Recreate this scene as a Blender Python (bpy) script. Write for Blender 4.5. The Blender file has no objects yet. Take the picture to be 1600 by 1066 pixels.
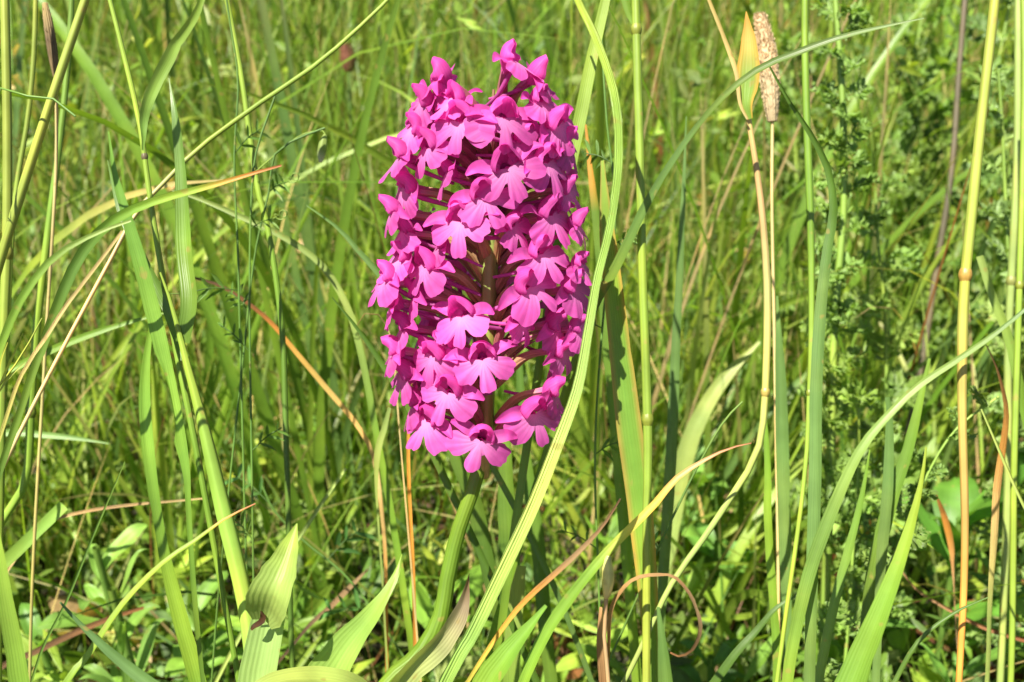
import bpy, math, random
import numpy as np
from mathutils import Vector, Matrix

# ------------------------------------------------------------------ camera, sky, sun, exposure
scene = bpy.context.scene
COL = scene.collection
rad = math.radians
CAM_H, TILT, HFOV = 0.27, rad(22), rad(50)
cam = bpy.data.cameras.new('camera')
cam.sensor_width = 36.0
cam.lens = 18.0 / math.tan(HFOV / 2)
cam.clip_start, cam.clip_end = 0.005, 200.0
cam.dof.use_dof = True
cam.dof.focus_distance = 0.195
cam.dof.aperture_fstop = 30.0
cam_ob = bpy.data.objects.new('camera', cam)
cam_ob.location = (0, 0, CAM_H)
cam_ob.rotation_euler = (math.pi / 2 - TILT, 0, 0)
COL.objects.link(cam_ob)
scene.camera = cam_ob

SUN = Vector((-0.31, -0.40, 0.86)).normalized()
world = bpy.data.worlds.new('World')
scene.world = world
world.use_nodes = True
wn = world.node_tree
bg = wn.nodes['Background']
sky = wn.nodes.new('ShaderNodeTexSky')
sky.sky_type = 'NISHITA'
sky.sun_disc = False
sky.sun_elevation = math.asin(SUN.z)
sky.sun_rotation = math.atan2(SUN.x, SUN.y)
bg.inputs['Strength'].default_value = 0.05
wn.links.new(sky.outputs[0], bg.inputs['Color'])
sl = bpy.data.lights.new('sun', 'SUN')
sl.energy = 5.0
sl.angle = rad(0.53)
sl.color = (1.0, 0.94, 0.82)
so = bpy.data.objects.new('sun', sl)
so.rotation_euler = (-SUN).to_track_quat('-Z', 'Y').to_euler()
so.location = (0, 0, 3)
COL.objects.link(so)
vs = scene.view_settings
vs.view_transform = 'Standard'
vs.look = 'None'
vs.gamma = 1.0
vs.use_curve_mapping = False
vs.exposure = 1.52
scene.cycles.max_bounces = 6
scene.cycles.diffuse_bounces = 4
scene.cycles.glossy_bounces = 2
scene.cycles.transmission_bounces = 4

# ------------------------------------------------------------------ picture point -> place in the meadow
F = 800.0 / math.tan(HFOV / 2)
FW = np.array((0, math.cos(TILT), -math.sin(TILT)))
UP = np.array((0, math.sin(TILT), math.cos(TILT)))
RT = np.array((1.0, 0, 0))
CP = np.array((0, 0, CAM_H))
def at(px, py, d):
    return CP + d * (FW + (px - 800) / F * RT - (py - 533) / F * UP)
R = random.Random(7)
NR = np.random.default_rng(11)

# ------------------------------------------------------------------ colours (linear base colours)
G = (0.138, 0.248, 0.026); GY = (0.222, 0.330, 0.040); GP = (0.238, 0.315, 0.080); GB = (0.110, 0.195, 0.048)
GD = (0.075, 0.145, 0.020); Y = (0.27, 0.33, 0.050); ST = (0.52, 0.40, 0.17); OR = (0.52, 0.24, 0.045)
BR = (0.20, 0.09, 0.030); PB = (0.105, 0.068, 0.038); TAN = (0.35, 0.235, 0.115); RD = (0.30, 0.10, 0.04)

# ------------------------------------------------------------------ materials
def newmat(name):
    m = bpy.data.materials.new(name)
    m.use_nodes = True
    nt = m.node_tree
    nt.nodes.clear()
    return m, nt, nt.nodes, nt.links
def math_node(nt, op, a, b=None, c=None):
    n = nt.nodes.new('ShaderNodeMath'); n.operation = op
    for i, v in enumerate((a, b, c)):
        if v is None: continue
        if isinstance(v, (int, float)): n.inputs[i].default_value = v
        else: nt.links.new(v, n.inputs[i])
    return n.outputs[0]
def scale_col(nt, col, fac):
    n = nt.nodes.new('ShaderNodeVectorMath'); n.operation = 'SCALE'
    nt.links.new(col, n.inputs[0])
    if isinstance(fac, (int, float)): n.inputs['Scale'].default_value = fac
    else: nt.links.new(fac, n.inputs['Scale'])
    return n.outputs[0]
def tint_col(nt, col, t):
    n = nt.nodes.new('ShaderNodeVectorMath'); n.operation = 'MULTIPLY'
    nt.links.new(col, n.inputs[0]); n.inputs[1].default_value = t
    return n.outputs[0]
def leaf_material(name, stripes=9.0, trans=0.38, grain=160, rough=0.38, bump=0.25, tint=(1.38, 1.40, 0.60), spec=0.4, spots=True, yellow=0.6, veinamp=0.045, obvar=0.22):
    m, nt, N, L = newmat(name)
    out = N.new('ShaderNodeOutputMaterial')
    at_ = N.new('ShaderNodeAttribute'); at_.attribute_name = 'Col'
    uv = N.new('ShaderNodeUVMap'); uv.uv_map = 'UVMap'
    sep = N.new('ShaderNodeSeparateXYZ'); L.new(uv.outputs[0], sep.inputs[0])
    tc = N.new('ShaderNodeTexCoord')
    # veins: running along the blade, uneven in strength and spacing
    nz = N.new('ShaderNodeTexNoise'); nz.noise_dimensions = '2D'
    mp = N.new('ShaderNodeMapping'); mp.inputs['Scale'].default_value = (stripes, 0.35, 1)
    L.new(uv.outputs[0], mp.inputs[0]); L.new(mp.outputs[0], nz.inputs['Vector'])
    nz.inputs['Scale'].default_value = 2.2; nz.inputs['Detail'].default_value = 2.5
    vein = math_node(nt, 'SINE', math_node(nt, 'MULTIPLY_ADD', nz.outputs[0], 3.0, math_node(nt, 'MULTIPLY', sep.outputs[0], stripes * 6.283)))
    # mottling in object space
    n2 = N.new('ShaderNodeTexNoise'); n2.inputs['Scale'].default_value = grain; n2.inputs['Detail'].default_value = 4
    L.new(tc.outputs['Object'], n2.inputs['Vector'])
    n3 = N.new('ShaderNodeTexNoise'); n3.inputs['Scale'].default_value = 35; n3.inputs['Detail'].default_value = 2
    L.new(tc.outputs['Object'], n3.inputs['Vector'])
    f = math_node(nt, 'MULTIPLY_ADD', vein, veinamp, 0.66)
    f = math_node(nt, 'ADD', f, math_node(nt, 'MULTIPLY', nz.outputs[0], 0.22))
    f = math_node(nt, 'MULTIPLY', f, math_node(nt, 'MULTIPLY_ADD', n2.outputs[0], 0.5, 0.76))
    f = math_node(nt, 'MULTIPLY', f, math_node(nt, 'MULTIPLY_ADD', n3.outputs[0], 0.7, 0.87))
    oi = N.new('ShaderNodeObjectInfo')
    f = math_node(nt, 'MULTIPLY', f, math_node(nt, 'MULTIPLY_ADD', oi.outputs['Random'], obvar, 1 - obvar / 2))
    col = scale_col(nt, at_.outputs['Color'], f)
    yl = N.new('ShaderNodeMapRange'); yl.inputs['From Min'].default_value = 0.46; yl.inputs['From Max'].default_value = 0.72
    L.new(n3.outputs[0], yl.inputs['Value'])
    ym = N.new('ShaderNodeMix'); ym.data_type = 'RGBA'
    L.new(math_node(nt, 'MULTIPLY', yl.outputs[0], yellow), ym.inputs['Factor'])
    L.new(col, ym.inputs['A']); L.new(tint_col(nt, col, (1.5, 1.12, 0.85)), ym.inputs['B'])
    col = ym.outputs['Result']
    if spots:   # small rusty and yellowed flecks
        vo = N.new('ShaderNodeTexNoise'); vo.inputs['Scale'].default_value = 330; vo.inputs['Detail'].default_value = 1
        L.new(tc.outputs['Object'], vo.inputs['Vector'])
        k = N.new('ShaderNodeMapRange'); k.inputs['From Min'].default_value = 0.70; k.inputs['From Max'].default_value = 0.76
        L.new(vo.outputs[0], k.inputs['Value'])
        mx = N.new('ShaderNodeMix'); mx.data_type = 'RGBA'
        L.new(math_node(nt, 'MULTIPLY', k.outputs[0], 0.55), mx.inputs['Factor'])
        L.new(col, mx.inputs['A']); mx.inputs['B'].default_value = (0.30, 0.22, 0.06, 1)
        col = mx.outputs['Result']
    bs = N.new('ShaderNodeBsdfPrincipled')
    L.new(col, bs.inputs['Base Color'])
    L.new(math_node(nt, 'MULTIPLY_ADD', n2.outputs[0], 0.25, rough - 0.12), bs.inputs['Roughness'])
    bs.inputs['Specular IOR Level'].default_value = spec
    tr = N.new('ShaderNodeBsdfTranslucent')
    L.new(tint_col(nt, col, tint), tr.inputs['Color'])
    if bump:
        b = N.new('ShaderNodeBump'); b.inputs['Strength'].default_value = bump; b.inputs['Distance'].default_value = 0.0004
        L.new(math_node(nt, 'ADD', vein, math_node(nt, 'MULTIPLY', n2.outputs[0], 1.5)), b.inputs['Height'])
        L.new(b.outputs[0], bs.inputs['Normal'])
    mix = N.new('ShaderNodeMixShader'); mix.inputs[0].default_value = trans
    L.new(bs.outputs[0], mix.inputs[1]); L.new(tr.outputs[0], mix.inputs[2])
    L.new(mix.outputs[0], out.inputs['Surface'])
    return m
M_BLADE = leaf_material('grass_blade', 7.0, 0.36, bump=0.15)
M_RIDGE = leaf_material('ridged_grass_blade', 5.0, 0.28, bump=0.6)
M_STEM = leaf_material('grass_stem', 3.0, 0.14, rough=0.45, bump=0.10)
M_BROAD = leaf_material('broad_leaf', 9.0, 0.34, veinamp=0.025, rough=0.42, bump=0.14)
M_HERB = leaf_material('herb_leaf', 2.0, 0.42, rough=0.5, bump=0.2)
M_FIELD = leaf_material('meadow_grass', 3.0, 0.46, rough=0.45, bump=0.0, spots=False, yellow=0.35)
M_DRY = leaf_material('dry_leaf', 7.0, 0.30, rough=0.6, bump=0.5, tint=(1.2, 1.0, 0.7), spec=0.2)
M_PETAL = leaf_material('petal', 15.0, 0.50, grain=620, rough=0.55, bump=0.09, veinamp=0.035, obvar=0.36, tint=(1.25, 0.85, 1.15), spec=0.25, spots=False, yellow=0.0)
M_OVARY = leaf_material('ovary', 3.0, 0.08, rough=0.38, bump=0.4, tint=(1.2, 0.8, 0.8), spots=False)

def ground_material():
    m, nt, N, L = newmat('meadow_soil')
    out = N.new('ShaderNodeOutputMaterial'); bs = N.new('ShaderNodeBsdfPrincipled')
    tc = N.new('ShaderNodeTexCoord')
    a = N.new('ShaderNodeTexNoise'); a.inputs['Scale'].default_value = 45; a.inputs['Detail'].default_value = 8
    L.new(tc.outputs['Object'], a.inputs['Vector'])
    r = N.new('ShaderNodeValToRGB')
    e = r.color_ramp.elements
    e[0].position = 0.30; e[0].color = (0.014, 0.011, 0.007, 1)
    e[1].position = 0.72; e[1].color = (0.07, 0.05, 0.025, 1)
    x = e.new(0.5); x.color = (0.032, 0.028, 0.012, 1)
    L.new(a.outputs[0], r.inputs[0]); L.new(r.outputs[0], bs.inputs['Base Color'])
    bs.inputs['Roughness'].default_value = 0.9
    b = N.new('ShaderNodeBump'); b.inputs['Distance'].default_value = 0.004
    L.new(a.outputs[0], b.inputs['Height']); L.new(b.outputs[0], bs.inputs['Normal'])
    L.new(bs.outputs[0], out.inputs['Surface'])
    return m
M_SOIL = ground_material()

# ------------------------------------------------------------------ mesh helpers
def mesh_from(name, V, Fq, C, UV, mat, smooth=True):
    """V (n,3), Fq list/array of quads, C (n,3) vertex colours, UV (n,2) per vertex."""
    me = bpy.data.meshes.new(name)
    V = np.asarray(V, dtype=np.float32); Fq = np.asarray(Fq, dtype=np.int32)
    n, k = Fq.shape
    me.vertices.add(len(V)); me.vertices.foreach_set('co', V.ravel())
    me.loops.add(n * k); me.loops.foreach_set('vertex_index', Fq.ravel())
    me.polygons.add(n)
    me.polygons.foreach_set('loop_start', np.arange(0, n * k, k, dtype=np.int32))
    if smooth: me.polygons.foreach_set('use_smooth', np.ones(n, dtype=bool))
    ca = me.color_attributes.new('Col', 'FLOAT_COLOR', 'POINT')
    C = np.asarray(C, dtype=np.float32)
    C4 = np.concatenate([C, np.ones((len(C), 1), np.float32)], 1)
    ca.data.foreach_set('color', C4.ravel())
    uvl = me.uv_layers.new(name='UVMap')
    uvl.data.foreach_set('uv', np.asarray(UV, dtype=np.float32)[Fq.ravel()].ravel())
    me.materials.append(mat)
    me.update(calc_edges=True)
    me.validate()
    return me
class MB:
    """collects shapes into one mesh"""
    def __init__(s): s.V = []; s.F = []; s.C = []; s.U = []; s.n = 0
    def add(s, V, Fq, C, U):
        s.V.append(np.asarray(V, float)); s.F.append(np.asarray(Fq, int) + s.n)
        s.C.append(np.asarray(C, float)); s.U.append(np.asarray(U, float)); s.n += len(V)
    def mesh(s, name, mat, origin=(0, 0, 0)):
        return mesh_from(name, np.concatenate(s.V) - np.asarray(origin), np.concatenate(s.F), np.concatenate(s.C), np.concatenate(s.U), mat)
def link(name, me, parent=None, loc=(0, 0, 0)):
    o = bpy.data.objects.new(name, me)
    o.location = loc
    if parent is not None: o.parent = parent
    COL.objects.link(o)
    return o
def tag(o, label, cat, group=None):
    o['label'] = label; o['category'] = cat
    if group: o['group'] = group
    return o
def catmull(P, n):
    P = np.asarray(P, float)
    if len(P) == 2:
        t = np.linspace(0, 1, n)[:, None]
        return P[0] * (1 - t) + P[1] * t
    Q = np.vstack([2 * P[0] - P[1], P, 2 * P[-1] - P[-2]])
    seg = np.linalg.norm(P[1:] - P[:-1], axis=1); cum = np.concatenate([[0], np.cumsum(seg)])
    out = []
    for s in np.linspace(0, cum[-1], n):
        i = min(int(np.searchsorted(cum, s, side='right')) - 1, len(P) - 2)
        t = (s - cum[i]) / max(seg[i], 1e-9)
        a, b, c, d = Q[i], Q[i + 1], Q[i + 2], Q[i + 3]
        out.append(0.5 * (2 * b + (c - a) * t + (2 * a - 5 * b + 4 * c - d) * t * t + (3 * b - a - 3 * c + d) * t ** 3))
    return np.array(out)
def arclen(P):
    s = np.concatenate([[0], np.cumsum(np.linalg.norm(P[1:] - P[:-1], axis=1))])
    return s / s[-1], s[-1]
def unit(v): return v / np.maximum(np.linalg.norm(v, axis=-1, keepdims=True), 1e-12)
def grid_faces(n, m, closed=False):
    f = []
    for i in range(n - 1):
        for j in range(m if closed else m - 1):
            k = (j + 1) % m
            f.append((i * m + j, i * m + k, (i + 1) * m + k, (i + 1) * m + j))
    return f
def stops(cols, t):
    """cols: one colour or [(pos, colour), ...] along the length"""
    if not isinstance(cols, list): return np.tile(np.asarray(cols, float), (len(t), 1))
    xs = [c[0] for c in cols]; cs = np.array([c[1] for c in cols])
    return np.stack([np.interp(t, xs, cs[:, k]) for k in range(3)], 1)
def ribbon(mb, P, W, cols, roll=0.0, fold=0.25, across=5, face=None, wav=0.0, twist=0.0, edgecol=None, jag=0.0, bites=()):
    """a folded blade along P with widths W; roll turns it out of the face direction, twist adds along the length"""
    n = len(P)
    T = unit(np.gradient(P, axis=0))
    face = (CP - P) if face is None else np.tile(np.asarray(face, float), (n, 1))
    S = np.cross(T, unit(face)); S = unit(S)
    Nn = unit(np.cross(S, T))
    t, ln = arclen(P)
    ang = roll + twist * t
    S2 = S * np.cos(ang)[:, None] + Nn * np.sin(ang)[:, None]
    N2 = unit(np.cross(S2, T))
    u = np.linspace(-1, 1, across)
    C0 = stops(cols, t) * np.interp(t, np.linspace(0, 1, 12), [R.uniform(.84, 1.14) for _ in range(12)])[:, None]
    if n > 20: W = W * np.interp(t, np.linspace(0, 1, 15), [R.uniform(.93, 1.06) for _ in range(15)])
    ph = R.random() * 6
    V = np.zeros((n, across, 3)); C = np.zeros((n, across, 3)); U = np.zeros((n, across, 2))
    wmax = max(W.max(), 1e-6)
    for j, uu in enumerate(u):
        wj = W.copy()
        if jag and abs(uu) > 0.9:
            wj *= 1 - jag * np.clip(NR.normal(0, 1, n), 0, 2) * (NR.random(n) < 0.35)
        for bp, bh, bd, bs_ in bites:
            if uu * bs_ > 0: wj = wj * (1 - bd * np.clip(1 - ((t - bp) / bh) ** 4, 0, 1) * (0.85 + 0.15 * np.sin(t * 900)))
        off = S2 * (0.5 * wj * uu)[:, None] + N2 * (W * fold * (0.5 * abs(uu) ** 1.3 - 0.2))[:, None]
        if wav: off += N2 * (wav * wmax * uu * np.sin(t * 9 + ph + uu))[:, None]
        V[:, j] = P + off
        C[:, j] = C0 * (1.10 - 0.10 * abs(uu)) if edgecol is None else C0 * (1 - abs(uu) ** 4) + np.asarray(edgecol) * abs(uu) ** 4
        U[:, j, 0] = (uu + 1) / 2; U[:, j, 1] = t * ln / wmax * 0.2
    mb.add(V.reshape(-1, 3), grid_faces(n, across), C.reshape(-1, 3), U.reshape(-1, 2))
def tube(mb, P, rr, cols, k=8, ridge=0.0):
    n = len(P)
    T = unit(np.gradient(P, axis=0))
    ref = np.array((0.3, 0.9, 0.1)); ref = ref / np.linalg.norm(ref)
    A = unit(np.cross(T, ref)); B = np.cross(T, A)
    t, ln = arclen(P)
    th = np.linspace(0, 2 * np.pi, k, endpoint=False)
    rr = np.asarray(rr, float)
    rad_ = rr[:, None] * (1 + ridge * np.cos(th * (k // 2)))[None]
    V = P[:, None] + rad_[..., None] * (np.cos(th)[None, :, None] * A[:, None] + np.sin(th)[None, :, None] * B[:, None])
    C = np.repeat((stops(cols, t) * np.interp(t, np.linspace(0, 1, 14), [R.uniform(.85, 1.13) for _ in range(14)])[:, None])[:, None], k, 1)
    U = np.zeros((n, k, 2)); U[..., 0] = np.abs(np.arange(k) / k * 2 - 1)[None]; U[..., 1] = (t * ln / max(rr.max(), 1e-6) * 0.06)[:, None]
    mb.add(V.reshape(-1, 3), grid_faces(n, k, True), C.reshape(-1, 3), U.reshape(-1, 2))

def path(pts, d, root=True, spread=0.35, n=46):
    """picture trace (base first) with depths -> smooth 3D path; root continues it down into the soil"""
    m = len(pts)
    if isinstance(d, (int, float)): d = (d, d)
    if len(d) == 2 and m != 2: d = list(np.linspace(d[0], d[1], m))
    P = [at(p[0], p[1], dd) for p, dd in zip(pts, d)]
    if root:
        back = P[0] - P[1]; back = back / np.linalg.norm(back)
        h = P[0][2]
        if h > 0.004:
            k = min(spread * h, h * math.hypot(back[0], back[1]) / max(-back[2], 0.25) * 0.6)
            hb = np.array((back[0], back[1], 0)); hb = hb / max(np.linalg.norm(hb), 1e-6)
            g = P[0] + hb * k; g[2] = -0.004
            c1 = P[0] + back * 0.42 * h; c2 = g + np.array((0, 0, 0.38 * h))
            bz = lambda t: (1 - t) ** 3 * g + 3 * (1 - t) ** 2 * t * c2 + 3 * (1 - t) * t * t * c1 + t ** 3 * P[0]
            P = [g, bz(.36), bz(.7)] + P
    P = np.array(P)
    L = np.linalg.norm(P[1:] - P[:-1], axis=1).sum()
    return catmull(P, n), P, (np.linalg.norm(P[1:4] - P[0:3], axis=1).sum() / L if root and len(P) > m else 0.0)
def rel(me_mb, name, mat, base):
    return me_mb.mesh(name, mat, base)
def px2m(w, d): return w / F * d
def lerp_w(W, t, f0):
    """W list of px widths at control points after the root part -> widths at t"""
    xs = np.linspace(f0, 1, len(W)); ws = list(W)
    if f0 > 0.02: xs = np.concatenate([[0], xs]); ws = [W[0] * 0.75] + ws
    return np.interp(t, xs, ws)
def shift_cols(cols, f0):
    if not isinstance(cols, list): return cols
    return [(f0 + (1 - f0) * c[0], c[1]) for c in cols]

def wander(P, amp, rr=R, nk=9):
    k = np.linspace(0, 1, nk); t = np.linspace(0, 1, len(P))
    J = np.array([[rr.gauss(0, 1) for _ in range(3)] for _ in k])
    return P + amp * catmull(J, len(P)) * np.minimum(1, t * 6)[:, None]
def blade(label, pts, d, w, cols, roll=0.3, fold=0.3, root=True, mat=None, cat='grass blade', name='grass_leaf', twist=0.0,
          group=None, wav=0.0, across=5, n=70, edgecol=None, jag=0.06, face=None, bites=()):
    Pq, P, f0 = path(pts, d, root, n=n)
    Pq = wander(Pq, 0.00028)
    t, ln = arclen(Pq)
    dd = d if isinstance(d, (int, float)) else float(np.mean(d))
    if isinstance(w, (int, float)): w = [w * 0.7, w * 0.92, w, w * 0.93, w * 0.72, w * 0.42, 0.6]
    W = 0.86 * lerp_w(w, t, f0) / F * dd / max(math.cos(roll), 0.8)
    W = np.convolve(np.pad(W, 2, 'edge'), np.ones(5) / 5, 'valid') if len(W) > 8 else W
    mb = MB()
    ribbon(mb, Pq, W, shift_cols(cols, f0), roll, fold, across, wav=wav, twist=twist, edgecol=edgecol, jag=jag, face=face, bites=[(f0 + (1 - f0) * q[0], q[1], q[2], q[3]) for q in bites])
    base = Pq[0]
    o = link(name, mb.mesh(name, mat or M_BLADE, base), None, base)
    return tag(o, label, cat, group)
def stalk(label, pts, d, w, cols, nodes=(), leaves=(), root=True, cat='grass stalk', name='grass_stalk', group=None, mat=None, n=50, nodecol=None):
    """stem with its nodes and leaf blades as parts; leaves: (pts, d, w, cols, roll, edgecol)"""
    Pq, P, f0 = path(pts, d, root, n=n)
    Pq = wander(Pq, 0.00032)
    t, ln = arclen(Pq)
    dd = d if isinstance(d, (int, float)) else float(np.mean(d))
    if isinstance(w, (int, float)): w = [w, w, w * 0.95, w * 0.9]
    W = lerp_w(w, t, f0) / F * dd
    base = Pq[0].copy(); base[2] = max(base[2], 0) if root else base[2]
    e = link(name, None, None, base); e.empty_display_size = 0.01
    tag(e, label, cat, group)
    mb = MB(); tube(mb, Pq, W * 0.5, shift_cols(cols, f0), 12, 0.0)
    link('stem', mb.mesh('stem', mat or M_STEM, base), e)
    C0 = stops(shift_cols(cols, f0), t)
    for f in nodes:
        q = f0 + (1 - f0) * f
        i = int(np.clip(np.searchsorted(t, q), 2, n - 3))
        T = unit(Pq[i + 1] - Pq[i - 1]); r0 = W[i] * 0.5
        s = np.linspace(-1, 1, 7); PP = Pq[i] + T * (s * r0 * 1.3)[:, None]
        mb = MB(); tube(mb, PP, r0 * (0.98 + 0.34 * np.cos(s * np.pi / 2)), tuple(np.array(C0[i]) * np.array((0.9, 0.72, 0.7))) if nodecol is None else nodecol, 10)
        link('node', mb.mesh('node', mat or M_STEM, base), e)
    for lf in leaves:
        lp, ld, lw, lc = lf[:4]; lr = lf[4] if len(lf) > 4 else 0.3; ec = lf[5] if len(lf) > 5 else None
        Lq, _, _ = path(lp, ld, False, n=40)
        tl, _ = arclen(Lq); dl = ld if isinstance(ld, (int, float)) else float(np.mean(ld))
        if isinstance(lw, (int, float)): lw = [lw * 0.5, lw * 0.9, lw, lw * 0.85, lw * 0.5, 0.6]
        LW = lerp_w(lw, tl, 0) / F * dl / max(math.cos(lr), 0.6)
        mb = MB(); ribbon(mb, Lq, LW, lc, lr, 0.35, 5, edgecol=ec)
        link('leaf_blade', mb.mesh('leaf_blade', M_BLADE, base), e)
    return e

# ------------------------------------------------------------------ ground
def ground():
    xs = np.concatenate([np.linspace(-14, -1.6, 26), np.linspace(-1.5, 1.5, 91), np.linspace(1.6, 14, 26)])
    ys = np.concatenate([np.linspace(-14, -0.6, 24), np.linspace(-0.5, 2.5, 91), np.linspace(2.7, 24, 40)])
    X, Yg = np.meshgrid(xs, ys)
    def h(x, y): return 0.004 * np.sin(x * 31 + 2 * np.sin(y * 17)) + 0.004 * np.sin(y * 37 + 1.3 * np.sin(x * 23)) - 0.006
    Z = h(X, Yg)
    V = np.stack([X, Yg, Z], -1).reshape(-1, 3)
    me = mesh_from('ground', V, grid_faces(len(ys), len(xs)), np.full((len(V), 3), 0.05), V[:, :2], M_SOIL)
    o = link('ground', me); o['kind'] = 'structure'
ground()

# ------------------------------------------------------------------ the orchid
PK = np.array((0.64, 0.100, 0.42)); PKD = np.array((0.54, 0.050, 0.31)); PKL = np.array((0.73, 0.25, 0.56))
mm = 0.001
def lip_mesh(v):
    rr = random.Random(100 + v)
    na, nr = 73, 10
    th = np.linspace(-rad(108), rad(108), na)
    cl = rad(65 + rr.uniform(-5, 6)); wl = rad(35 + rr.uniform(-4, 3)); wc = rad(22 + rr.uniform(-4, 3))
    Rl = 6.0 + rr.uniform(-.5, .5); Rc = 5.5 + rr.uniform(-.7, .5)
    def lobe(c, w, Rm, p): return Rm * np.clip(1 - np.abs((th - c) / w) ** p, 0, 1) ** (1 / p)
    r = np.maximum.reduce([np.full(na, 2.5) * np.clip((rad(112) - abs(th)) / rad(14), 0.3, 1), lobe(-cl, wl, Rl, 2.7), lobe(cl, wl * rr.uniform(.9, 1.06), Rl * rr.uniform(.9, 1.05), 2.7), lobe(rr.uniform(-.1, .1), wc, Rc, 3.2)])
    r -= 0.35 * np.exp(-(th / rad(5)) ** 2) * rr.uniform(0, 1)
    r += np.convolve(np.array([rr.gauss(0, .26) for _ in range(na)]), [.25, .5, .25], 'same')
    LB = [(-cl, wl, rr.uniform(-.6, .5), rr.uniform(-.4, .4)), (cl, wl, rr.uniform(-.6, .5), rr.uniform(-.4, .4)), (0, wc, rr.uniform(-.6, 1.0), rr.uniform(-.5, .5))]
    RF = [rr.gauss(0, 1.3) for _ in range(25)]
    q = np.linspace(0.015, 1, nr)
    V = np.zeros((nr, na, 3)); C = np.zeros((nr, na, 3)); U = np.zeros((nr, na, 2))
    inc = rr.uniform(0.30, 0.55); bk = rr.uniform(0.02, 0.06); asy = rr.uniform(-.09, .09); ph = rr.uniform(0, 6)
    for i, qq in enumerate(q):
        rho = r * qq
        y = rho * np.sin(th); dn = rho * np.cos(th)
        x = 0.6 + dn * inc - 0.035 * dn * np.abs(dn) - bk * y * y + asy * y
        for (c_, w_, cup, tl_) in LB:
            de = np.clip((th - c_) / w_, -1, 1)
            x += qq ** 2 * (cup * (1 - de ** 2) + tl_ * de * (1 - np.abs(de)) * 2)
        x += 0.10 * qq ** 3 * np.interp(th, np.linspace(th[0], th[-1], 25), RF)
        V[i, :, 0] = x; V[i, :, 1] = y; V[i, :, 2] = -dn - 0.2
        k = np.clip((rho - 0.8) / 3.4, 0, 1)[:, None] ** 0.8
        wv = 1 + 0.06 * np.sin(th * 31 + ph)[:, None] * np.sin(th * 13 + 2 * ph)[:, None]
        C[i] = (PKL * (1 - k) + PK * k) * wv * (1 - 0.08 * qq)
        U[i, :, 0] = (th / rad(216)) + 0.5; U[i, :, 1] = qq
    return mesh_from('lip', V.reshape(-1, 3) * mm, grid_faces(nr, na), C.reshape(-1, 3), U.reshape(-1, 2), M_PETAL)
def hood_mesh(v):
    rr = random.Random(200 + v)
    n, m = 12, 13
    s = np.linspace(0, 1, n)
    L = rr.uniform(0.95, 1.15); tip = rr.uniform(-.3, .7)
    cen = catmull(np.array([(-2.2, 0, -0.4), (-1.2, 0, 1.9), (0.9, 0, 3.2), (2.9 * L, 0, 3.0 + tip)]), n)
    w = 2.35 * np.sin(np.pi * (0.20 + 0.72 * s)) ** 0.85 + 0.05
    T = unit(np.gradient(cen, axis=0)); Nn = np.stack([-T[:, 2], 0 * s, T[:, 0]], 1)
    ph = np.linspace(-rad(112), rad(112), m)
    V = np.zeros((n, m, 3)); C = np.zeros((n, m, 3)); U = np.zeros((n, m, 2))
    for i in range(n):
        V[i] = cen[i] + w[i] * (np.sin(ph)[:, None] * np.array((0, 1, 0)) + ((np.cos(ph) - 1) * 0.95)[:, None] * Nn[i])
        V[i, :, 1] += 0.06 * np.sin(ph * 5 + i)
        k = abs(ph / rad(112))[:, None]
        C[i] = (PKD * 1.15 + 0.05 * PK) * (1 - 0.5 * k) + PK * 0.95 * 0.5 * k
        C[i] = C[i] * (1 - 0.15 * (1 - s[i])) + PKL * 0.06
        U[i, :, 0] = ph / 4 + .5; U[i, :, 1] = s[i]
    return mesh_from('hood', V.reshape(-1, 3) * mm, grid_faces(n, m), C.reshape(-1, 3), U.reshape(-1, 2), M_PETAL)
def sepal_mesh(sgn, v):
    rr = random.Random(300 + v * 2 + (sgn > 0))
    lift = rr.uniform(-.35, .55); fw = rr.uniform(-1.2, .5)
    P = catmull(np.array([(-1.0, sgn * 0.8, 0.2), (-0.4, sgn * 2.3, 0.8 + lift * .5), (fw * .6, sgn * 4.4, 1.2 + lift * 2), (fw * 2, sgn * 6.2, 0.5 + lift * 3.2)]) * mm, 12)
    t = np.linspace(0, 1, 12)
    W = 2.35 * mm * (np.sin(np.pi * (0.12 + 0.84 * t ** 0.9)) ** 0.9 + 0.02)
    mb = MB()
    ribbon(mb, P, W, [(0, tuple(PK * .7 + PKL * .3)), (0.4, tuple(PK * .95)), (1, tuple(PKD * 1.2))], roll=sgn * rr.uniform(-.2, .5), fold=0.4, across=5, face=(1, 0, 0.55))
    return mb.mesh('sepal', M_PETAL)
def spur_mesh(v):
    rr = random.Random(400 + v)
    s = rr.choice((-1, 1))
    P = catmull(np.array([(0.2, 0, -0.3), (-2.5, s * .4, -1.4), (-6, s * 1.6, -2.2), (-9.5, s * 3.6, -2.0 + rr.uniform(-1, 1))]) * mm, 12)
    mb = MB(); tube(mb, P, np.linspace(0.55, 0.28, 12) * mm, [(0, tuple(PK)), (1, tuple(PK * .55 + np.array((.05, .03, .06))))], 6)
    return mb.mesh('spur', M_PETAL)
LIPS = [lip_mesh(i) for i in range(17)]; HOODS = [hood_mesh(i) for i in range(7)]
SEPS = [(sepal_mesh(-1, i), sepal_mesh(1, i)) for i in range(9)]; SPURS = [spur_mesh(i) for i in range(4)]

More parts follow.
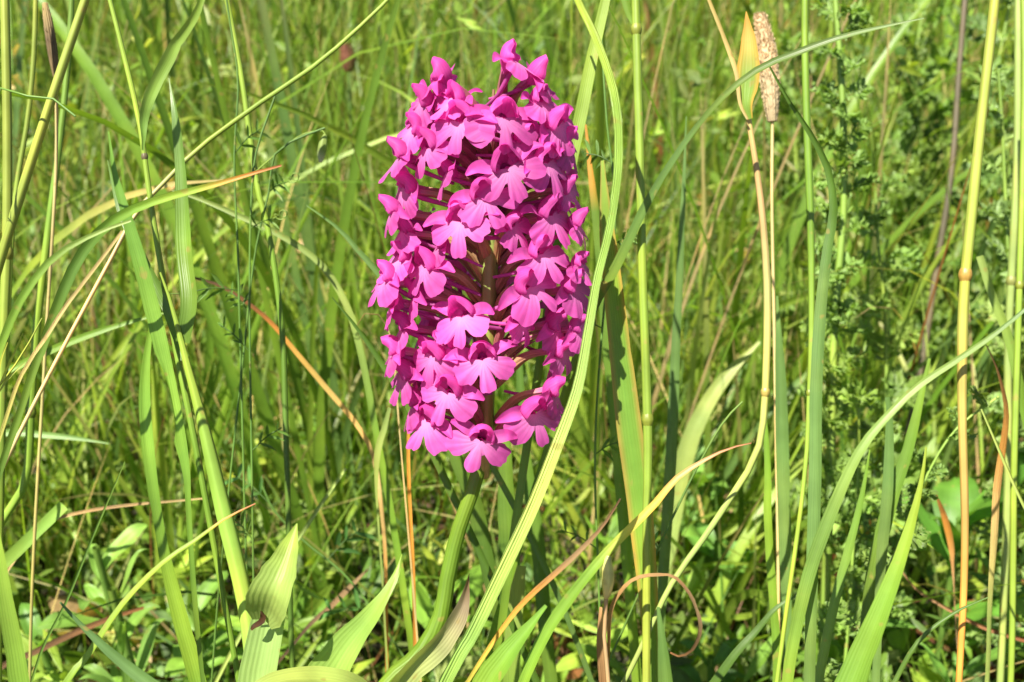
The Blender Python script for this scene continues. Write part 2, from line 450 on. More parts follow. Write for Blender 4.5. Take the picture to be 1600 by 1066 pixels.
def axis_pt(py):
    f = (py - 120) / 580.0
    return 772 - 14 * f, 0.198 + 0.010 * f
def axis_world(py):
    x, d = axis_pt(py); return at(x, py, d)
STEM_PTS = [(560, 1150), (606, 1066), (655, 1022), (688, 965), (700, 900), (716, 830), (742, 755), (757, 690)]
def orchid():
    sd = [0.204, 0.205, 0.206, 0.207, 0.208, 0.208, 0.208, 0.2075]
    Pq, P, f0 = path(STEM_PTS, sd, True, n=60)
    base = Pq[0].copy(); base[2] = 0
    e = link('orchid', None, None, base); e.empty_display_size = 0.02
    tag(e, 'pyramidal orchid with a dense spike of magenta three-lobed flowers on a green stem', 'orchid')
    t, _ = arclen(Pq)
    mb = MB()
    tube(mb, Pq, px2m(np.interp(t, [0, .55, .8, 1], [26, 28, 27, 22]), .206) / 2, [(0, GP), (0.5, (0.20, 0.34, 0.03)), (1, (0.15, 0.26, 0.025))], 14, 0.0)  # darker top colour paints in the shade beneath the flowers
    link('stem', mb.mesh('stem', M_BLADE, base), e)
    A = np.array([axis_world(py) for py in (705, 600, 450, 300, 200, 140)])
    Aq = catmull(A, 30)
    mb = MB(); tube(mb, Aq, np.array([1.5] * 18 + list(np.linspace(1.5, 0.25, 12))) * mm, [(0, (0.15, 0.25, 0.04)), (0.6, (0.24, 0.30, 0.07)), (1, (0.26, 0.14, 0.09))], 10, 0.08)
    link('spike_axis', mb.mesh('spike_axis', M_STEM, base), e)
    # flowers as the picture shows them: throat x, y, size, extra turn (deg), upward tilt (deg), roll (deg)
    FL = [(800, 98, .92, 65, 28, 0), (838, 120, .95, 52, 12, 10), (690, 122, .95, -50, 8, -8), (664, 160, .92, -10, 10, -6), (712, 158, .8, -30, 10, 5),
          (722, 190, 1.0, -16, 4, 8), (786, 184, 1.02, 6, 4, -4), (842, 160, .9, 25, 6, 8), (868, 196, .95, 8, 6, 6), (648, 204, .9, -5, 6, -6),
          (672, 232, 1.0, -14, 4, 10), (792, 262, 1.02, 4, 4, 6), (852, 254, 1.0, 10, 4, 4), (638, 296, 1.02, -6, 4, 0), (756, 305, .92, 20, 0, 20),
          (884, 296, .85, 10, 0, 8), (722, 346, 1.10, -6, 6, 2), (858, 336, 1.0, 10, 4, 8), (634, 362, .85, -10, 6, 0), (844, 396, 1.02, 10, 4, 6),
          (904, 414, .8, 10, 4, 0), (628, 405, .95, -8, 4, -4), (668, 418, 1.04, -12, 6, -8), (824, 446, 1.08, 22, 4, 22), (892, 450, .9, 12, 0, 10),
          (724, 494, 1.06, -14, 4, 6), (632, 512, .92, -18, -6, 0), (868, 506, .95, 14, -2, 14), (902, 512, .8, 12, 0, 10), (680, 556, .98, -8, 2, 0),
          (754, 560, 1.04, 4, 4, 4), (636, 586, .98, -14, 2, 10), (702, 610, 1.04, -4, 4, -4), (874, 548, .9, 10, -6, 14), (671, 658, 1.0, -8, 4, 4),
          (752, 686, .98, -2, 2, -6), (832, 644, 1.06, 6, 4, 2), (862, 610, .88, 35, -4, 10)]
    FILL = [(628, 246, .9, -20, 6, 0), (615, 332, .9, -20, 4, 6), (606, 436, .9, -18, 2, 0), (616, 474, .85, -25, 0, 8), (618, 548, .9, -22, 0, -6), (900, 352, .85, 20, 2, 0),
            (884, 226, .9, 20, 6, 0), (700, 272, .85, -40, 4, 10), (690, 150, .85, -20, 14, 0), (818, 220, .9, 24, 4, 8), (800, 352, .8, 40, 0, 8),
            (690, 384, .8, -40, 0, 0), (812, 500, .8, 45, -4, 8), (650, 460, .85, -30, 0, 4), (700, 540, .8, -20, 0, 0), (650, 630, .9, -24, 0, 6)]
    back = []
    rb = random.Random(5)
    for i in range(20):
        back.append((None, 170 + i * 24, rb.uniform(.85, 1.0), 95 + rb.uniform(0, 170), rb.uniform(-4, 14), rb.uniform(-10, 10)))
    for k, (px, py, sc, ex, el, ro) in enumerate(FL + FILL + back):
        Rm = 13.0 * mm if py > 200 else (13.0 - (200 - py) * 0.05) * mm
        if len(FL) <= k < len(FL) + len(FILL): Rm *= 0.84
        sc *= rb.uniform(.98, 1.13)
        ax, ad = axis_pt(py)
        A0 = at(ax, py, ad)
        if px is None:
            a = rad(ex); d = ad - Rm * math.cos(a) * 0.93
            thr = A0 + Rm * np.array((math.sin(a), -math.cos(a), 0.0))
            face_a = a
        else:
            Xa = A0[0]; a = 0.0; Rk = Rm
            for _ in range(12):
                d = ad - Rk * math.cos(a) * 0.93
                s = ((px - 800) / F * d - Xa) / Rk
                if abs(s) > 0.97: Rk = abs((px - 800) / F * d - Xa) / 0.97; s = max(-.97, min(.97, s))
                a = math.asin(s)
            d = ad - Rk * math.cos(a) * 0.93
            thr = at(px, py, d)
            face_a = a * 0.78 + rad(ex)
        # flower frame: X outward, Z up
        out = Vector((math.sin(face_a), -math.cos(face_a), 0))
        el_ = rad(el + rb.uniform(-9, 9) + 8)
        X = (out * math.cos(el_) + Vector((0, 0, 1)) * math.sin(el_)).normalized()
        Zu = (Vector((0, 0, 1)) - X * X.z).normalized()
        Yv = Zu.cross(X)
        M = Matrix((X, Yv, Zu)).transposed() @ Matrix.Rotation(rad(ro + rb.uniform(-13, 13)), 3, 'X')
        # ovary: from the axis to the throat, in the flower's own frame
        Mi = np.array(M.inverted())
        drop = (7.5 if py > 170 else 11) * mm
        root = A0 + np.array((0, 0, -drop)) + np.array(out) * 1.0 * mm
        p0 = Mi @ (root - thr) / sc
        back_ = np.array((-1.6 * mm, 0, -0.2 * mm))
        mid = p0 * 0.5 + back_ * 0.5 + Mi @ np.array((0, 0, 2.2 * mm)) / sc
        OP = catmull(np.array([p0, mid, back_, back_ + np.array((0.7 * mm, 0, 0.3 * mm))]), 14)
        mb = MB()
        g = rb.uniform(0, 1) * (1 if py > 250 else 0.25)
        oc = np.array((0.28, 0.075, 0.12)) * (1 - g) + np.array((0.32, 0.25, 0.10)) * g
        tube(mb, OP, np.array([.75, .9, 1.0, 1.08, 1.1, 1.1, 1.08, 1.02, .95, .9, .85, .9, 1.0, .9]) * 0.92 * mm, [(0, tuple(oc)), (0.75, tuple(oc)), (1, tuple(PKD * .9))], 8, 0.10)
        fl = link('flower', mb.mesh('flower', M_OVARY), e, Vector(thr - base))
        fl.rotation_mode = 'QUATERNION'; fl.rotation_quaternion = M.to_quaternion()
        fl.scale = (sc, sc, sc)
        link('lip', LIPS[k % 17], fl)
        link('hood', HOODS[(k * 3) % 7], fl)
        sp = SEPS[(k * 2 + k // 5) % 9]
        link('sepal', sp[0], fl); link('sepal', sp[1], fl)
        link('spur', SPURS[k % 4], fl)
        if k % 2 == 0:
            BP = OP[0:9] + Mi @ np.array((0, 0, -1.3 * mm))
            mb = MB(); ribbon(mb, catmull(BP[::2], 10), 1.8 * mm * np.sin(np.pi * np.linspace(0.25, 1, 10)) + 1e-5, [(0, (0.20, 0.24, 0.07)), (0.6, (0.28, 0.18, 0.10)), (1, (0.34, 0.08, 0.18))], fold=.5, across=3, face=(0, 0.2, -1))
            link('bract', mb.mesh('bract', M_OVARY), fl)
    # basal and sheathing leaves
    def oleaf(pts, d, w, cols, roll, fold=0.35, wav=0.04, face=None):
        Lq, _, f = path(pts, d, False, n=44)
        tl, _ = arclen(Lq)
        LW = lerp_w(w, tl, 0) / F * (d if isinstance(d, float) else float(np.mean(d)))
        mb = MB(); ribbon(mb, Lq, LW, cols, roll, fold, 9, wav=wav, face=face)
        return link('leaf', mb.mesh('leaf', M_BROAD, base), e)
    oleaf([(540, 1240), (500, 1110), (530, 1030), (585, 955), (615, 905), (628, 866)], [.207, .203, .20, .199, .20, .202], [60, 84, 78, 56, 26, 2], [(0, GP), (.7, (0.20, 0.33, 0.06)), (1, GY)], 0.35)
    oleaf([(600, 1130), (560, 1075), (490, 1058), (420, 1068), (350, 1110)], [.200, .195, .190, .185, .182], [30, 46, 50, 40, 3], [(0, GP), (.5, (0.27, 0.37, 0.09)), (1, GP)], -0.2, face=(0, -.2, 1))
    oleaf([(590, 1120), (640, 1050), (692, 1000), (722, 950), (733, 895)], [.202, .201, .2005, .201, .203], [26, 42, 40, 30, 2], [(0, GP), (.5, (0.30, 0.33, 0.12)), (.8, (0.28, 0.22, 0.14)), (1, BR)], -0.55, 0.5, 0.08)
orchid()

# ------------------------------------------------------------------ grasses left of the orchid
blade('long pale green ridged blade arching down in front of the orchid spike\'s right side',
      [(690, 1085), (740, 992), (790, 885), (835, 785), (872, 690), (903, 605), (920, 520), (936, 430), (955, 350), (967, 250), (960, 150), (932, 65), (900, 0), (870, -70)],
      [.176, .176, .176, .176, .177, .177, .178, .180, .183, .186, .189, .192, .195, .2], [22, 22, 23, 22, 22, 20, 17, 15, 16, 17, 17, 15, 13, 3],
      [(0, (0.20, 0.35, 0.07)), (.35, (0.30, 0.42, 0.11)), (.6, (0.24, 0.39, 0.07)), (1, GY)], roll=0.25, fold=0.3, mat=M_RIDGE, n=110, jag=0.14)
stalk('thick straight yellow-green stalk slanting across the upper left',
      [(-75, 640), (0, 415), (70, 210), (138, 0), (165, -90)], (.190, .186), [15, 15, 14.5, 14, 12], [(0, GY), (.5, Y), (1, Y)], nodes=(.12,))
stalk('upright bright yellow stalk with a swollen joint beside the slanting thick stalk',
      [(2, 700), (8, 480), (11, 380), (10, 200), (5, 0), (2, -90)], .222, 15, [(0, GY), (.5, Y), (1, Y)], nodes=(.38,))
stalk('thin upright yellow stalk behind the slanting thick stalk', [(10, 560), (24, 330), (44, 190), (52, 90), (55, -10), (58, -120)], .245, 8, [(0, GY), (1, Y)])
stalk('olive stalk bent at a joint above the cut blade', [(-30, 870), (15, 795), (42, 745), (50, 640), (60, 520), (84, 330), (104, 170), (116, 40), (120, -60)], .252,
      [13, 13, 13, 12, 12, 11, 10, 9, 8], [(0, GY), (.25, G), (1, (0.13, 0.22, 0.03))], nodes=(.235,))
blade('long broad blade with an insect-nibbled edge and a twisted tip',
      [(330, 1130), (318, 1060), (305, 930), (294, 800), (289, 740), (270, 650), (247, 535), (225, 440), (200, 345), (181, 270), (172, 205)],
      .200, [8, 8, 9, 9, 10, 27, 25, 27, 24, 13, 2], [(0, GD), (.35, G), (.5, (0.15, 0.29, 0.035)), (1, (0.13, 0.27, 0.035))], roll=.15, fold=.22, jag=.05, n=140, bites=[(.545, .032, .9, -1)])
stalk('slim green stalk with a dark joint rising between the twisted-tip blade and the hanging leaf',
      [(300, 700), (272, 560), (246, 410), (230, 300), (215, 190), (190, 80), (168, -10), (150, -80)], .208, [10, 10, 9, 9, 8, 8, 7, 6],
      [(0, G), (.5, GY), (1, GY)], nodes=(.58,), nodecol=(0.12, 0.10, 0.05))
stalk('thick pale hairy stalk with a shaded upright leaf above it',
      [(405, 1120), (385, 950), (345, 785), (312, 645), (297, 585), (284, 530), (268, 470), (252, 425)], .203, [20, 23, 26, 27, 22, 15, 9, 3], [(0, (0.22, 0.34, 0.06)), (.5, (0.22, 0.37, 0.05)), (1, GY)],
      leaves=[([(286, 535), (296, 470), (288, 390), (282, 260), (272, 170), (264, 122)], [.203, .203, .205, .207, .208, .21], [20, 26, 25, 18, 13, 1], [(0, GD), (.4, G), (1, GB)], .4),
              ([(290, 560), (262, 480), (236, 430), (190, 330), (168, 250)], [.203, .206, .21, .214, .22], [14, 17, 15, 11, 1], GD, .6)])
blade('bright green leaf hanging down from the top edge beside the slim green stalk', [(338, -60), (312, 5), (288, 52), (255, 100), (238, 145), (227, 190), (222, 238)], .190,
      [8, 10, 16, 22, 23, 18, 3], [(0, G), (.4, (0.20, 0.34, 0.06)), (1, (0.17, 0.30, 0.05))], root=False, roll=.15, n=50, cat='grass leaf', name='grass_leaf')
blade('arching blade with a reddish-orange pointed tip', [(30, 640), (62, 540), (92, 455), (122, 395), (160, 352), (205, 325), (255, 308), (330, 289), (400, 269), (442, 258)],
      [.187, .187, .186, .186, .185, .184, .183, .181, .180, .179], [12, 15, 18, 21, 22, 19, 15, 12, 8, 2],
      [(0, GD), (.45, GD), (.6, G), (.78, GY), (.88, OR), (1, RD)], roll=-.2, fold=.45, n=70, twist=.5)  # shaded left underside and sunlit right part are painted into the colour stops
blade('narrow arching blade curving left below the reddish-tipped arching blade', [(-60, 740), (-28, 630), (8, 535), (40, 465), (88, 402), (150, 364), (207, 342)], .172,
      [12, 13, 14, 14, 13, 11, 2], [(0, G), (.6, G), (1, GP)], roll=.3, fold=.4)
blade('straw-coloured thin dry stem slanting below the arching blades', [(-10, 700), (30, 590), (72, 527), (100, 484), (140, 432), (190, 364)], .178, [7, 7, 7, 7, 7, 5],
      [(0, GP), (.5, ST), (1, ST)], roll=.3, fold=.6, mat=M_DRY, cat='dry stem', name='dry_straw')
stalk('thin straight stalk running diagonally up to the top edge left of the spike', [(190, 372), (235, 306), (305, 233), (400, 162), (500, 93), (600, 4), (650, -50)], (.215, .235),
      [6, 7, 7.5, 7.5, 7, 6, 6], [(0, ST), (.3, GY), (1, GY)], cat='grass stalk', root=True)
stalk('slender yellow-green vetch-hung stalk standing between the diagonal stalk and the shaded leaf', [(445, 690), (440, 520), (422, 370), (405, 300), (393, 220), (376, 110), (352, -5), (335, -90)], .242,
      [9, 9, 9, 9, 9, 8, 8, 7], [(0, GD), (.35, G), (.6, GY), (1, GY)], nodes=(.52,))
blade('pale curved blade bowing over to the right behind the vetch', [(590, 690), (565, 545), (545, 478), (505, 415), (445, 372), (372, 338), (310, 312), (270, 300)], .255, [13, 13, 13, 12, 11, 11, 10, 3],
      [(0, G), (.4, GP), (1, GP)], roll=.2)
blade('dry brown and orange blade arching across the dark gap left of the orchid', [(602, 950), (600, 860), (594, 790), (582, 715), (556, 665), (508, 608), (462, 555), (425, 510), (395, 482), (345, 448), (292, 432)],
      .275, [6, 7, 7, 8, 8, 9, 10, 9, 8, 7, 3], [(0, OR), (.3, ST), (.62, (0.55, 0.36, 0.09)), (.72, OR), (.8, BR), (1, PB)], roll=.2, mat=M_DRY, cat='dry blade', name='dry_grass_leaf', n=60)
blade('short blue-green blade pointing up-left beside the spike\'s middle', [(650, 520), (600, 440), (562, 396), (528, 358), (478, 323)], .225, [12, 12, 11, 8, 1], GB, roll=.25)
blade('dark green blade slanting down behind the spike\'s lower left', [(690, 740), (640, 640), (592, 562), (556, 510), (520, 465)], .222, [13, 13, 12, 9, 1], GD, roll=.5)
blade('tan curled dry leaf tip touching the spike\'s left edge', [(622, 640), (617, 575), (611, 530), (598, 500), (580, 488), (562, 494), (555, 512), (560, 532)], .228, [8, 12, 14, 13, 11, 8, 6, 1],
      [(0, ST), (.5, ST), (1, TAN)], roll=.5, mat=M_DRY, cat='dry leaf', name='dry_leaf', twist=.9)
blade('broad sunlit blade standing with its base below the nibbled blade', [(310, 1100), (282, 990), (261, 895), (250, 830), (238, 735), (227, 620), (231, 540), (238, 490)], .207, [30, 29, 26, 15, 21, 23, 18, 2],
      [(0, G), (.4, G), (.7, (0.16, 0.31, 0.04)), (1, G)], roll=.2, fold=.4)
blade('yellow-green blade with a red pointed tip rising over the bottom left plants', [(85, 1110), (140, 1030), (180, 966), (215, 922), (262, 876), (305, 846), (352, 810), (398, 786)], (.182, .19),
      [16, 18, 15, 13, 14, 13, 9, 1], [(0, G), (.4, GY), (.8, GY), (.9, OR), (1, RD)], roll=.3, fold=.45, twist=.6)
blade('blue-green blade lying low with its tip towards the left', [(330, 1140), (235, 1070), (182, 1030), (132, 985), (97, 948)], .180, [30, 27, 22, 14, 1], [(0, GB), (1, (0.09, 0.17, 0.055))], roll=.25, fold=.4)
blade('wide bright blade cut off by the left edge', [(45, 1110), (30, 1030), (14, 950), (0, 870), (-12, 800)], .168, [36, 33, 30, 24, 8], [(0, G), (1, GY)], roll=.2, fold=.3)
blade('flat blue-green blade lying level above the dark gap at the left', [(-90, 700), (0, 676), (60, 678), (120, 684), (172, 692)], .285, [16, 14, 13, 11, 1], (0.12, 0.22, 0.06), roll=.1)
blade('bright green blade with a squarely cut end', [(-60, 935), (0, 884), (50, 836), (100, 787)], .240, [23, 24, 23, 22], [(0, G), (1, (0.20, 0.36, 0.07))], roll=.1, fold=.2)
blade('thin dark straight stem slanting through the leaves at the bottom left', [(45, 1080), (70, 1010), (108, 938), (150, 832), (192, 724)], .215, [5, 5, 5, 4.5, 2], GD, fold=.8, cat='grass stem', name='thin_straw', mat=M_STEM)
blade('thin tan dry stem lying across the lower left', [(40, 860), (70, 824), (130, 803), (210, 789), (320, 779)], .262, [6, 6, 6, 5, 3], [(0, ST), (.5, TAN), (1, ST)], fold=.8, mat=M_DRY, cat='dry stem', name='dry_straw')
blade('rotting brown stem lying at the bottom left corner', [(-10, 1050), (50, 1022), (130, 984), (222, 950)], .30, [10, 12, 12, 5], [(0, PB), (1, BR)], fold=.8, mat=M_DRY, cat='dry stem', name='dry_straw')
blade('slender green blade crossing the dark gap above the olive stalk', [(-30, 610), (25, 574), (95, 541), (170, 514), (262, 489)], .255, [12, 13, 13, 10, 1], G, roll=.3)
stalk('wispy drooping grass head with fine yellowish bristles at the left edge', [(-60, 760), (-30, 680), (0, 600), (30, 560), (62, 500)], .195, [4, 4, 3.5, 3, 2], [(0, GY), (1, Y)],
      leaves=[([(0, 600), (22, 552), (36, 520)], .195, [2, 4, 1], Y, .3), ([(-6, 620), (14, 590), (40, 566)], .195, [2, 4, 1], GP, .3), ([(-12, 640), (0, 570), (12, 535)], .195, [2, 4, 1], Y, .3)],
      cat='grass panicle', name='grass_panicle')

# ------------------------------------------------------------------ below the spike
def bent_leaf():
    base = at(402, 1150, .196); g = base.copy(); g[2] = -0.003
    e = link('broad_leaf', None, None, (g[0], g[1], 0)); tag(e, 'broad ribbed leaf snapped over with a brown torn fold', 'leaf')
    o = np.array((g[0], g[1], 0))
    lo, _, _ = path([(398, 1160), (404, 1066), (414, 1010), (424, 958)], .196, True, n=30)
    mb = MB(); t, _ = arclen(lo); ribbon(mb, lo, px2m(np.interp(t, [0, .7, .9, 1], [40, 66, 64, 52]), .196), [(0, G), (.7, GP), (1, (0.27, 0.40, 0.12))], .35, .55, 9)
    link('lower_blade', mb.mesh('lower_blade', M_BROAD, o), e)
    up, _, _ = path([(412, 972), (424, 930), (444, 880), (464, 818)], [.1945, .190, .1915, .195], False, n=26)
    mb = MB(); t, _ = arclen(up); ribbon(mb, up, px2m(np.interp(t, [0, .12, .3, .55, .8, 1], [34, 64, 72, 58, 30, 2]), .191), [(0, GP), (.4, (0.22, 0.31, 0.075)), (1, (0.20, 0.32, 0.05))], .3, .55, 9)
    link('upper_blade', mb.mesh('upper_blade', M_BROAD, o), e)
    tn, _, _ = path([(392, 984), (404, 976), (412, 962), (408, 954)], .1935, False, n=10)
    mb = MB(); ribbon(mb, tn, px2m(np.array([2, 6, 9, 12, 13, 12, 9, 8, 5, 2.]), .193), [(0, (0.09, 0.04, 0.015)), (.5, (0.05, 0.022, 0.01)), (1, (0.10, 0.05, 0.02))], .6, .5, 5, wav=.3)
    link('torn_fold', mb.mesh('torn_fold', M_DRY, o), e)
bent_leaf()
blade('thin orange dry stem slanting up from below the orchid\'s right side', [(715, 1100), (734, 1062), (788, 980), (826, 936), (885, 884), (940, 828), (972, 780)], .214, [7, 8, 10, 11, 11, 7, 2],
      [(0, Y), (.25, (0.5, 0.36, 0.06)), (.5, OR), (.7, TAN), (1, PB)], fold=.6, mat=M_DRY, cat='dry stem', name='dry_straw')
blade('wide green lance-shaped leaf beneath the long pale ridged blade', [(740, 1180), (752, 1085), (785, 1030), (822, 985), (856, 944)], .202, [50, 56, 50, 30, 2], [(0, G), (1, (0.12, 0.25, 0.03))], roll=.4, fold=.45, mat=M_BROAD, cat='leaf', name='broad_leaf', across=9)
blade('long blade fading from green to a rusty tip across the upright stalk', [(800, 1120), (842, 1010), (880, 945), (945, 862), (1020, 788), (1062, 742), (1130, 704), (1176, 692)], .203,
      [20, 22, 22, 18, 14, 13, 7, 1], [(0, G), (.45, G), (.58, Y), (.7, (0.50, 0.32, 0.06)), (.85, TAN), (1, RD)], roll=.35, fold=.4)
blade('flat pale blade end standing right of the orchid stem', [(798, 1120), (800, 1020), (806, 950), (811, 884)], .240, [26, 29, 30, 27], [(0, G), (1, GP)], roll=.1, fold=.15)
blade('slim orange dry stem standing upright behind the orchid\'s lower left flowers', [(646, 960), (643, 880), (640, 780), (640, 680), (642, 600)], .245, [7, 7, 7, 6.5, 4], [(0, OR), (1, (0.55, 0.30, 0.05))], fold=.9, mat=M_DRY, cat='dry stem', name='dry_straw')
blade('bent tan dry leaf lying flat on the litter left of the orchid stem', [(470, 990), (520, 945), (545, 920), (575, 890)], .30, [5, 10, 12, 2], [(0, PB), (1, TAN)], mat=M_DRY, cat='dry leaf', name='dry_leaf', roll=.3)
blade('thin pale stem slanting up among the litter left of the orchid', [(440, 880), (468, 838), (500, 790), (540, 733)], .265, [8, 8, 8, 6], [(0, GP), (1, GP)], fold=.9, mat=M_STEM, cat='grass stem', name='thin_straw')
blade('small pale upright leaf on a thin stem left of the lowest flowers', [(592, 830), (588, 760), (590, 706), (600, 672), (608, 640)], .25, [4, 4, 8, 17, 3], GP, roll=.1, fold=.2, cat='leaf', name='small_leaf')
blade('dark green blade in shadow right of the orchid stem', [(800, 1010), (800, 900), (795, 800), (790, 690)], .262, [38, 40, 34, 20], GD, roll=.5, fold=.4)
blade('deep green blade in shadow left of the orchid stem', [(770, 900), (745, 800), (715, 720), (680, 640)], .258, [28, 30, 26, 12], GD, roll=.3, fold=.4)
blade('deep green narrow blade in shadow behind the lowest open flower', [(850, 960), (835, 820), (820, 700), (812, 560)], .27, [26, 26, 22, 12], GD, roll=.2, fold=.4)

# ------------------------------------------------------------------ right of the orchid
stalk('upright green stalk with swollen joints just right of the spike',
      [(1006, 1110), (1009, 1000), (1012, 850), (1012, 690), (1007, 450), (1001, 250), (994, 90), (990, 0), (986, -90)], .212, [13, 13, 13, 15, 14, 14, 14, 14, 12],
      [(0, Y), (.3, GY), (.55, GY), (1, GY)], nodes=(.375, .86), leaves=[([(990, 36), (978, 5), (966, -60), (950, -150)], .212, [9, 16, 16, 2], G, .2)])
blade('broad pale blade rising straight up behind the spike\'s upper right', [(868, 420), (893, 258), (910, 170), (925, 90), (945, 0), (968, -110)], .215, [16, 21, 23, 23, 21, 5], [(0, G), (.5, GY), (1, (0.24, 0.38, 0.07))], roll=.15, fold=.25)
blade('wide blade with rust flecks and an orange edge right of the spike', [(1012, 980), (1002, 820), (995, 745), (980, 640), (966, 540), (955, 440), (946, 350), (938, 252)], .217, [30, 40, 44, 45, 42, 36, 28, 2],
      [(0, G), (.5, (0.15, 0.30, 0.035)), (.8, G), (1, GY)], roll=.15, fold=.2, edgecol=(0.34, 0.25, 0.05), mat=M_BROAD)
blade('dark blade with an orange tip tucked behind the spike\'s right edge', [(960, 640), (945, 480), (934, 360), (924, 270), (917, 196)], .256, [20, 22, 20, 15, 2], [(0, G), (.7, GD), (.85, OR), (1, OR)], roll=.4)
blade('long blue-green blade arching from behind the spike to the upper right', [(905, 560), (935, 470), (965, 415), (1010, 318), (1050, 250), (1090, 194), (1135, 146), (1185, 108), (1240, 84), (1310, 58), (1380, 40), (1440, 27)],
      [.215, .213, .211, .208, .205, .203, .20, .198, .196, .194, .192, .19], [18, 20, 20, 19, 16, 12, 10, 12, 14, 12, 8, 1], [(0, G), (.4, GB), (.75, GD), (1, (0.15, 0.24, 0.08))], roll=.2, fold=.35, n=80, twist=.3)
blade('twisted blade dark above and blue-green below its fold', [(1268, 1000), (1272, 760), (1275, 620), (1284, 500), (1296, 400), (1307, 330), (1298, 265), (1268, 205), (1235, 155), (1203, 97)],
      .204, [22, 23, 25, 26, 26, 25, 21, 16, 11, 2], [(0, GB), (.6, (0.135, 0.24, 0.065)), (.72, GD), (1, GD)], roll=.1, fold=.35, n=70, twist=.5)  # shade above the fold and light below it are put into the colours
stalk('bare narrow upright blade-like stalk left of the twisted blade', [(1228, 1000), (1242, 880), (1254, 770), (1263, 655), (1268, 540), (1267, 400), (1262, 200), (1259, 0), (1257, -90)], .224, [7, 7, 7, 8, 10, 12, 12, 11, 9],
      [(0, GY), (.4, GY), (.6, G), (1, G)], nodes=(.33,))
stalk('tan stalk topped by a pointed green and orange sheath leaf', [(1000, 1010), (1050, 912), (1102, 838), (1150, 762), (1184, 692), (1193, 560), (1195, 430), (1187, 300), (1172, 186)], .213, [8, 9, 10, 10.5, 11, 12, 11.5, 10, 8.5],
      [(0, GP), (.35, GP), (.5, (0.26, 0.31, 0.09)), (.72, (0.34, 0.31, 0.11)), (.85, (0.42, 0.26, 0.11)), (1, (0.38, 0.29, 0.10))], nodes=(.46,),
      leaves=[([(1172, 186), (1166, 160), (1169, 120), (1170, 70), (1166, 18)], .212, [8, 30, 36, 22, 1], [(0, G), (.4, (0.19, 0.31, 0.05)), (.75, (0.48, 0.34, 0.08)), (1, OR)], .1, (0.50, 0.28, 0.05)),
              ([(1168, 186), (1156, 160), (1150, 112), (1130, 55), (1108, 0), (1090, -50)], .211, [4, 6, 7, 6, 5, 2], [(0, ST), (1, (0.45, 0.33, 0.10))], .3)])
def seed_head(label, pts, d, r_px, stem_pts, cols, stemcol, name='grass_seed_head', count=2400, seed=1):
    rr = np.random.default_rng(seed)
    Pq, _, _ = path(stem_pts, d, True, n=40)
    base = Pq[0].copy(); base[2] = 0
    e = link(name, None, None, base); tag(e, label, 'seed head')
    mb = MB(); tube(mb, Pq, np.full(40, px2m(5, d) / 2), stemcol, 7); link('stem', mb.mesh('stem', M_STEM, base), e)
    A = catmull(np.array([at(x, y, d) for x, y in pts]), 24); t = np.linspace(0, 1, 24)
    prof = px2m(r_px, d) * (np.sin(np.pi * (0.08 + 0.86 * t)) ** 0.45)
    mb = MB(); tube(mb, A, prof * 0.89, cols, 10)
    T = unit(A[-1] - A[0]); S1 = unit(np.cross(T, (0.1, 1, 0.2))); S2 = np.cross(T, S1)
    for k in range(count):
        s = rr.random(); i = int(s * 23); a = rr.random() * 6.283; fr = s * 23 - i; Ai = A[i] * (1 - fr) + A[min(i + 1, 23)] * fr
        o = S1 * math.cos(a) + S2 * math.sin(a)
        p = Ai + o * prof[i] * 0.74 * rr.uniform(.85, 1.1)
        q = p + (o * 0.6 + T * 0.85) * prof[i] * rr.uniform(0.3, 0.55)
        c = np.array(stops(cols, np.array([s]))[0]) * rr.uniform(0.75, 1.2)
        ribbon(mb, np.array([p, (p + q) / 2, q]), np.array([.16, .2, .03]) * prof[i], tuple(c), rr.random() * 3, .4, 3)
    link('spikelets', mb.mesh('spikelets', M_DRY, base), e)['kind'] = 'stuff'
seed_head('fluffy tan cylindrical grass seed head beside the pointed sheath leaf', [(1207, 190), (1203, 130), (1196, 70), (1187, 22)], .262, 16, [(1212, 640), (1208, 430), (1206, 300), (1207, 190)],
          [(0, (0.58, 0.46, 0.27)), (1, (0.62, 0.50, 0.31))], [(0, G), (.6, ST), (1, ST)], seed=3)
seed_head('short dark brown seed head far behind the spike\'s upper left', [(545, 112), (543, 92), (540, 70)], .60, 13, [(556, 420), (552, 300), (548, 200), (545, 112)], [(0, (0.16, 0.07, 0.04)), (1, (0.12, 0.05, 0.03))], GD, count=160, seed=4)
seed_head('ragged grey-brown seed husk hanging near the slanting thick stalk', [(88, 122), (82, 80), (76, 40), (70, 5)], .235, 9, [(70, 560), (80, 400), (88, 250), (88, 122)], [(0, (0.30, 0.22, 0.10)), (.5, (0.16, 0.11, 0.06)), (1, ST)], [(0, G), (1, ST)], count=120, seed=5)
stalk('bright yellow stalk turning orange below its joint at the right', [(1500, 1040), (1503, 940), (1505, 800), (1506, 640), (1508, 472), (1516, 360), (1532, 180), (1545, 50), (1552, -30), (1556, -100)], .205,
      [10, 11, 12, 13, 16, 16, 16, 15, 15, 12], [(0, OR), (.25, (0.40, 0.26, 0.07)), (.42, (0.36, 0.30, 0.07)), (.52, (0.26, 0.31, 0.05)), (1, (0.29, 0.33, 0.055))], nodes=(.505,), nodecol=(0.32, 0.22, 0.05))
blade('long grey-green blade sweeping from the bottom up to the right edge', [(1225, 1120), (1238, 1010), (1262, 900), (1300, 798), (1345, 705), (1390, 650), (1440, 602), (1500, 562), (1560, 520), (1610, 478), (1650, 440)],
      .202, [20, 22, 23, 23, 22, 18, 14, 12, 10, 8, 2], [(0, G), (.5, (0.145, 0.245, 0.05)), (1, GB)], roll=.2, fold=.3, n=70)
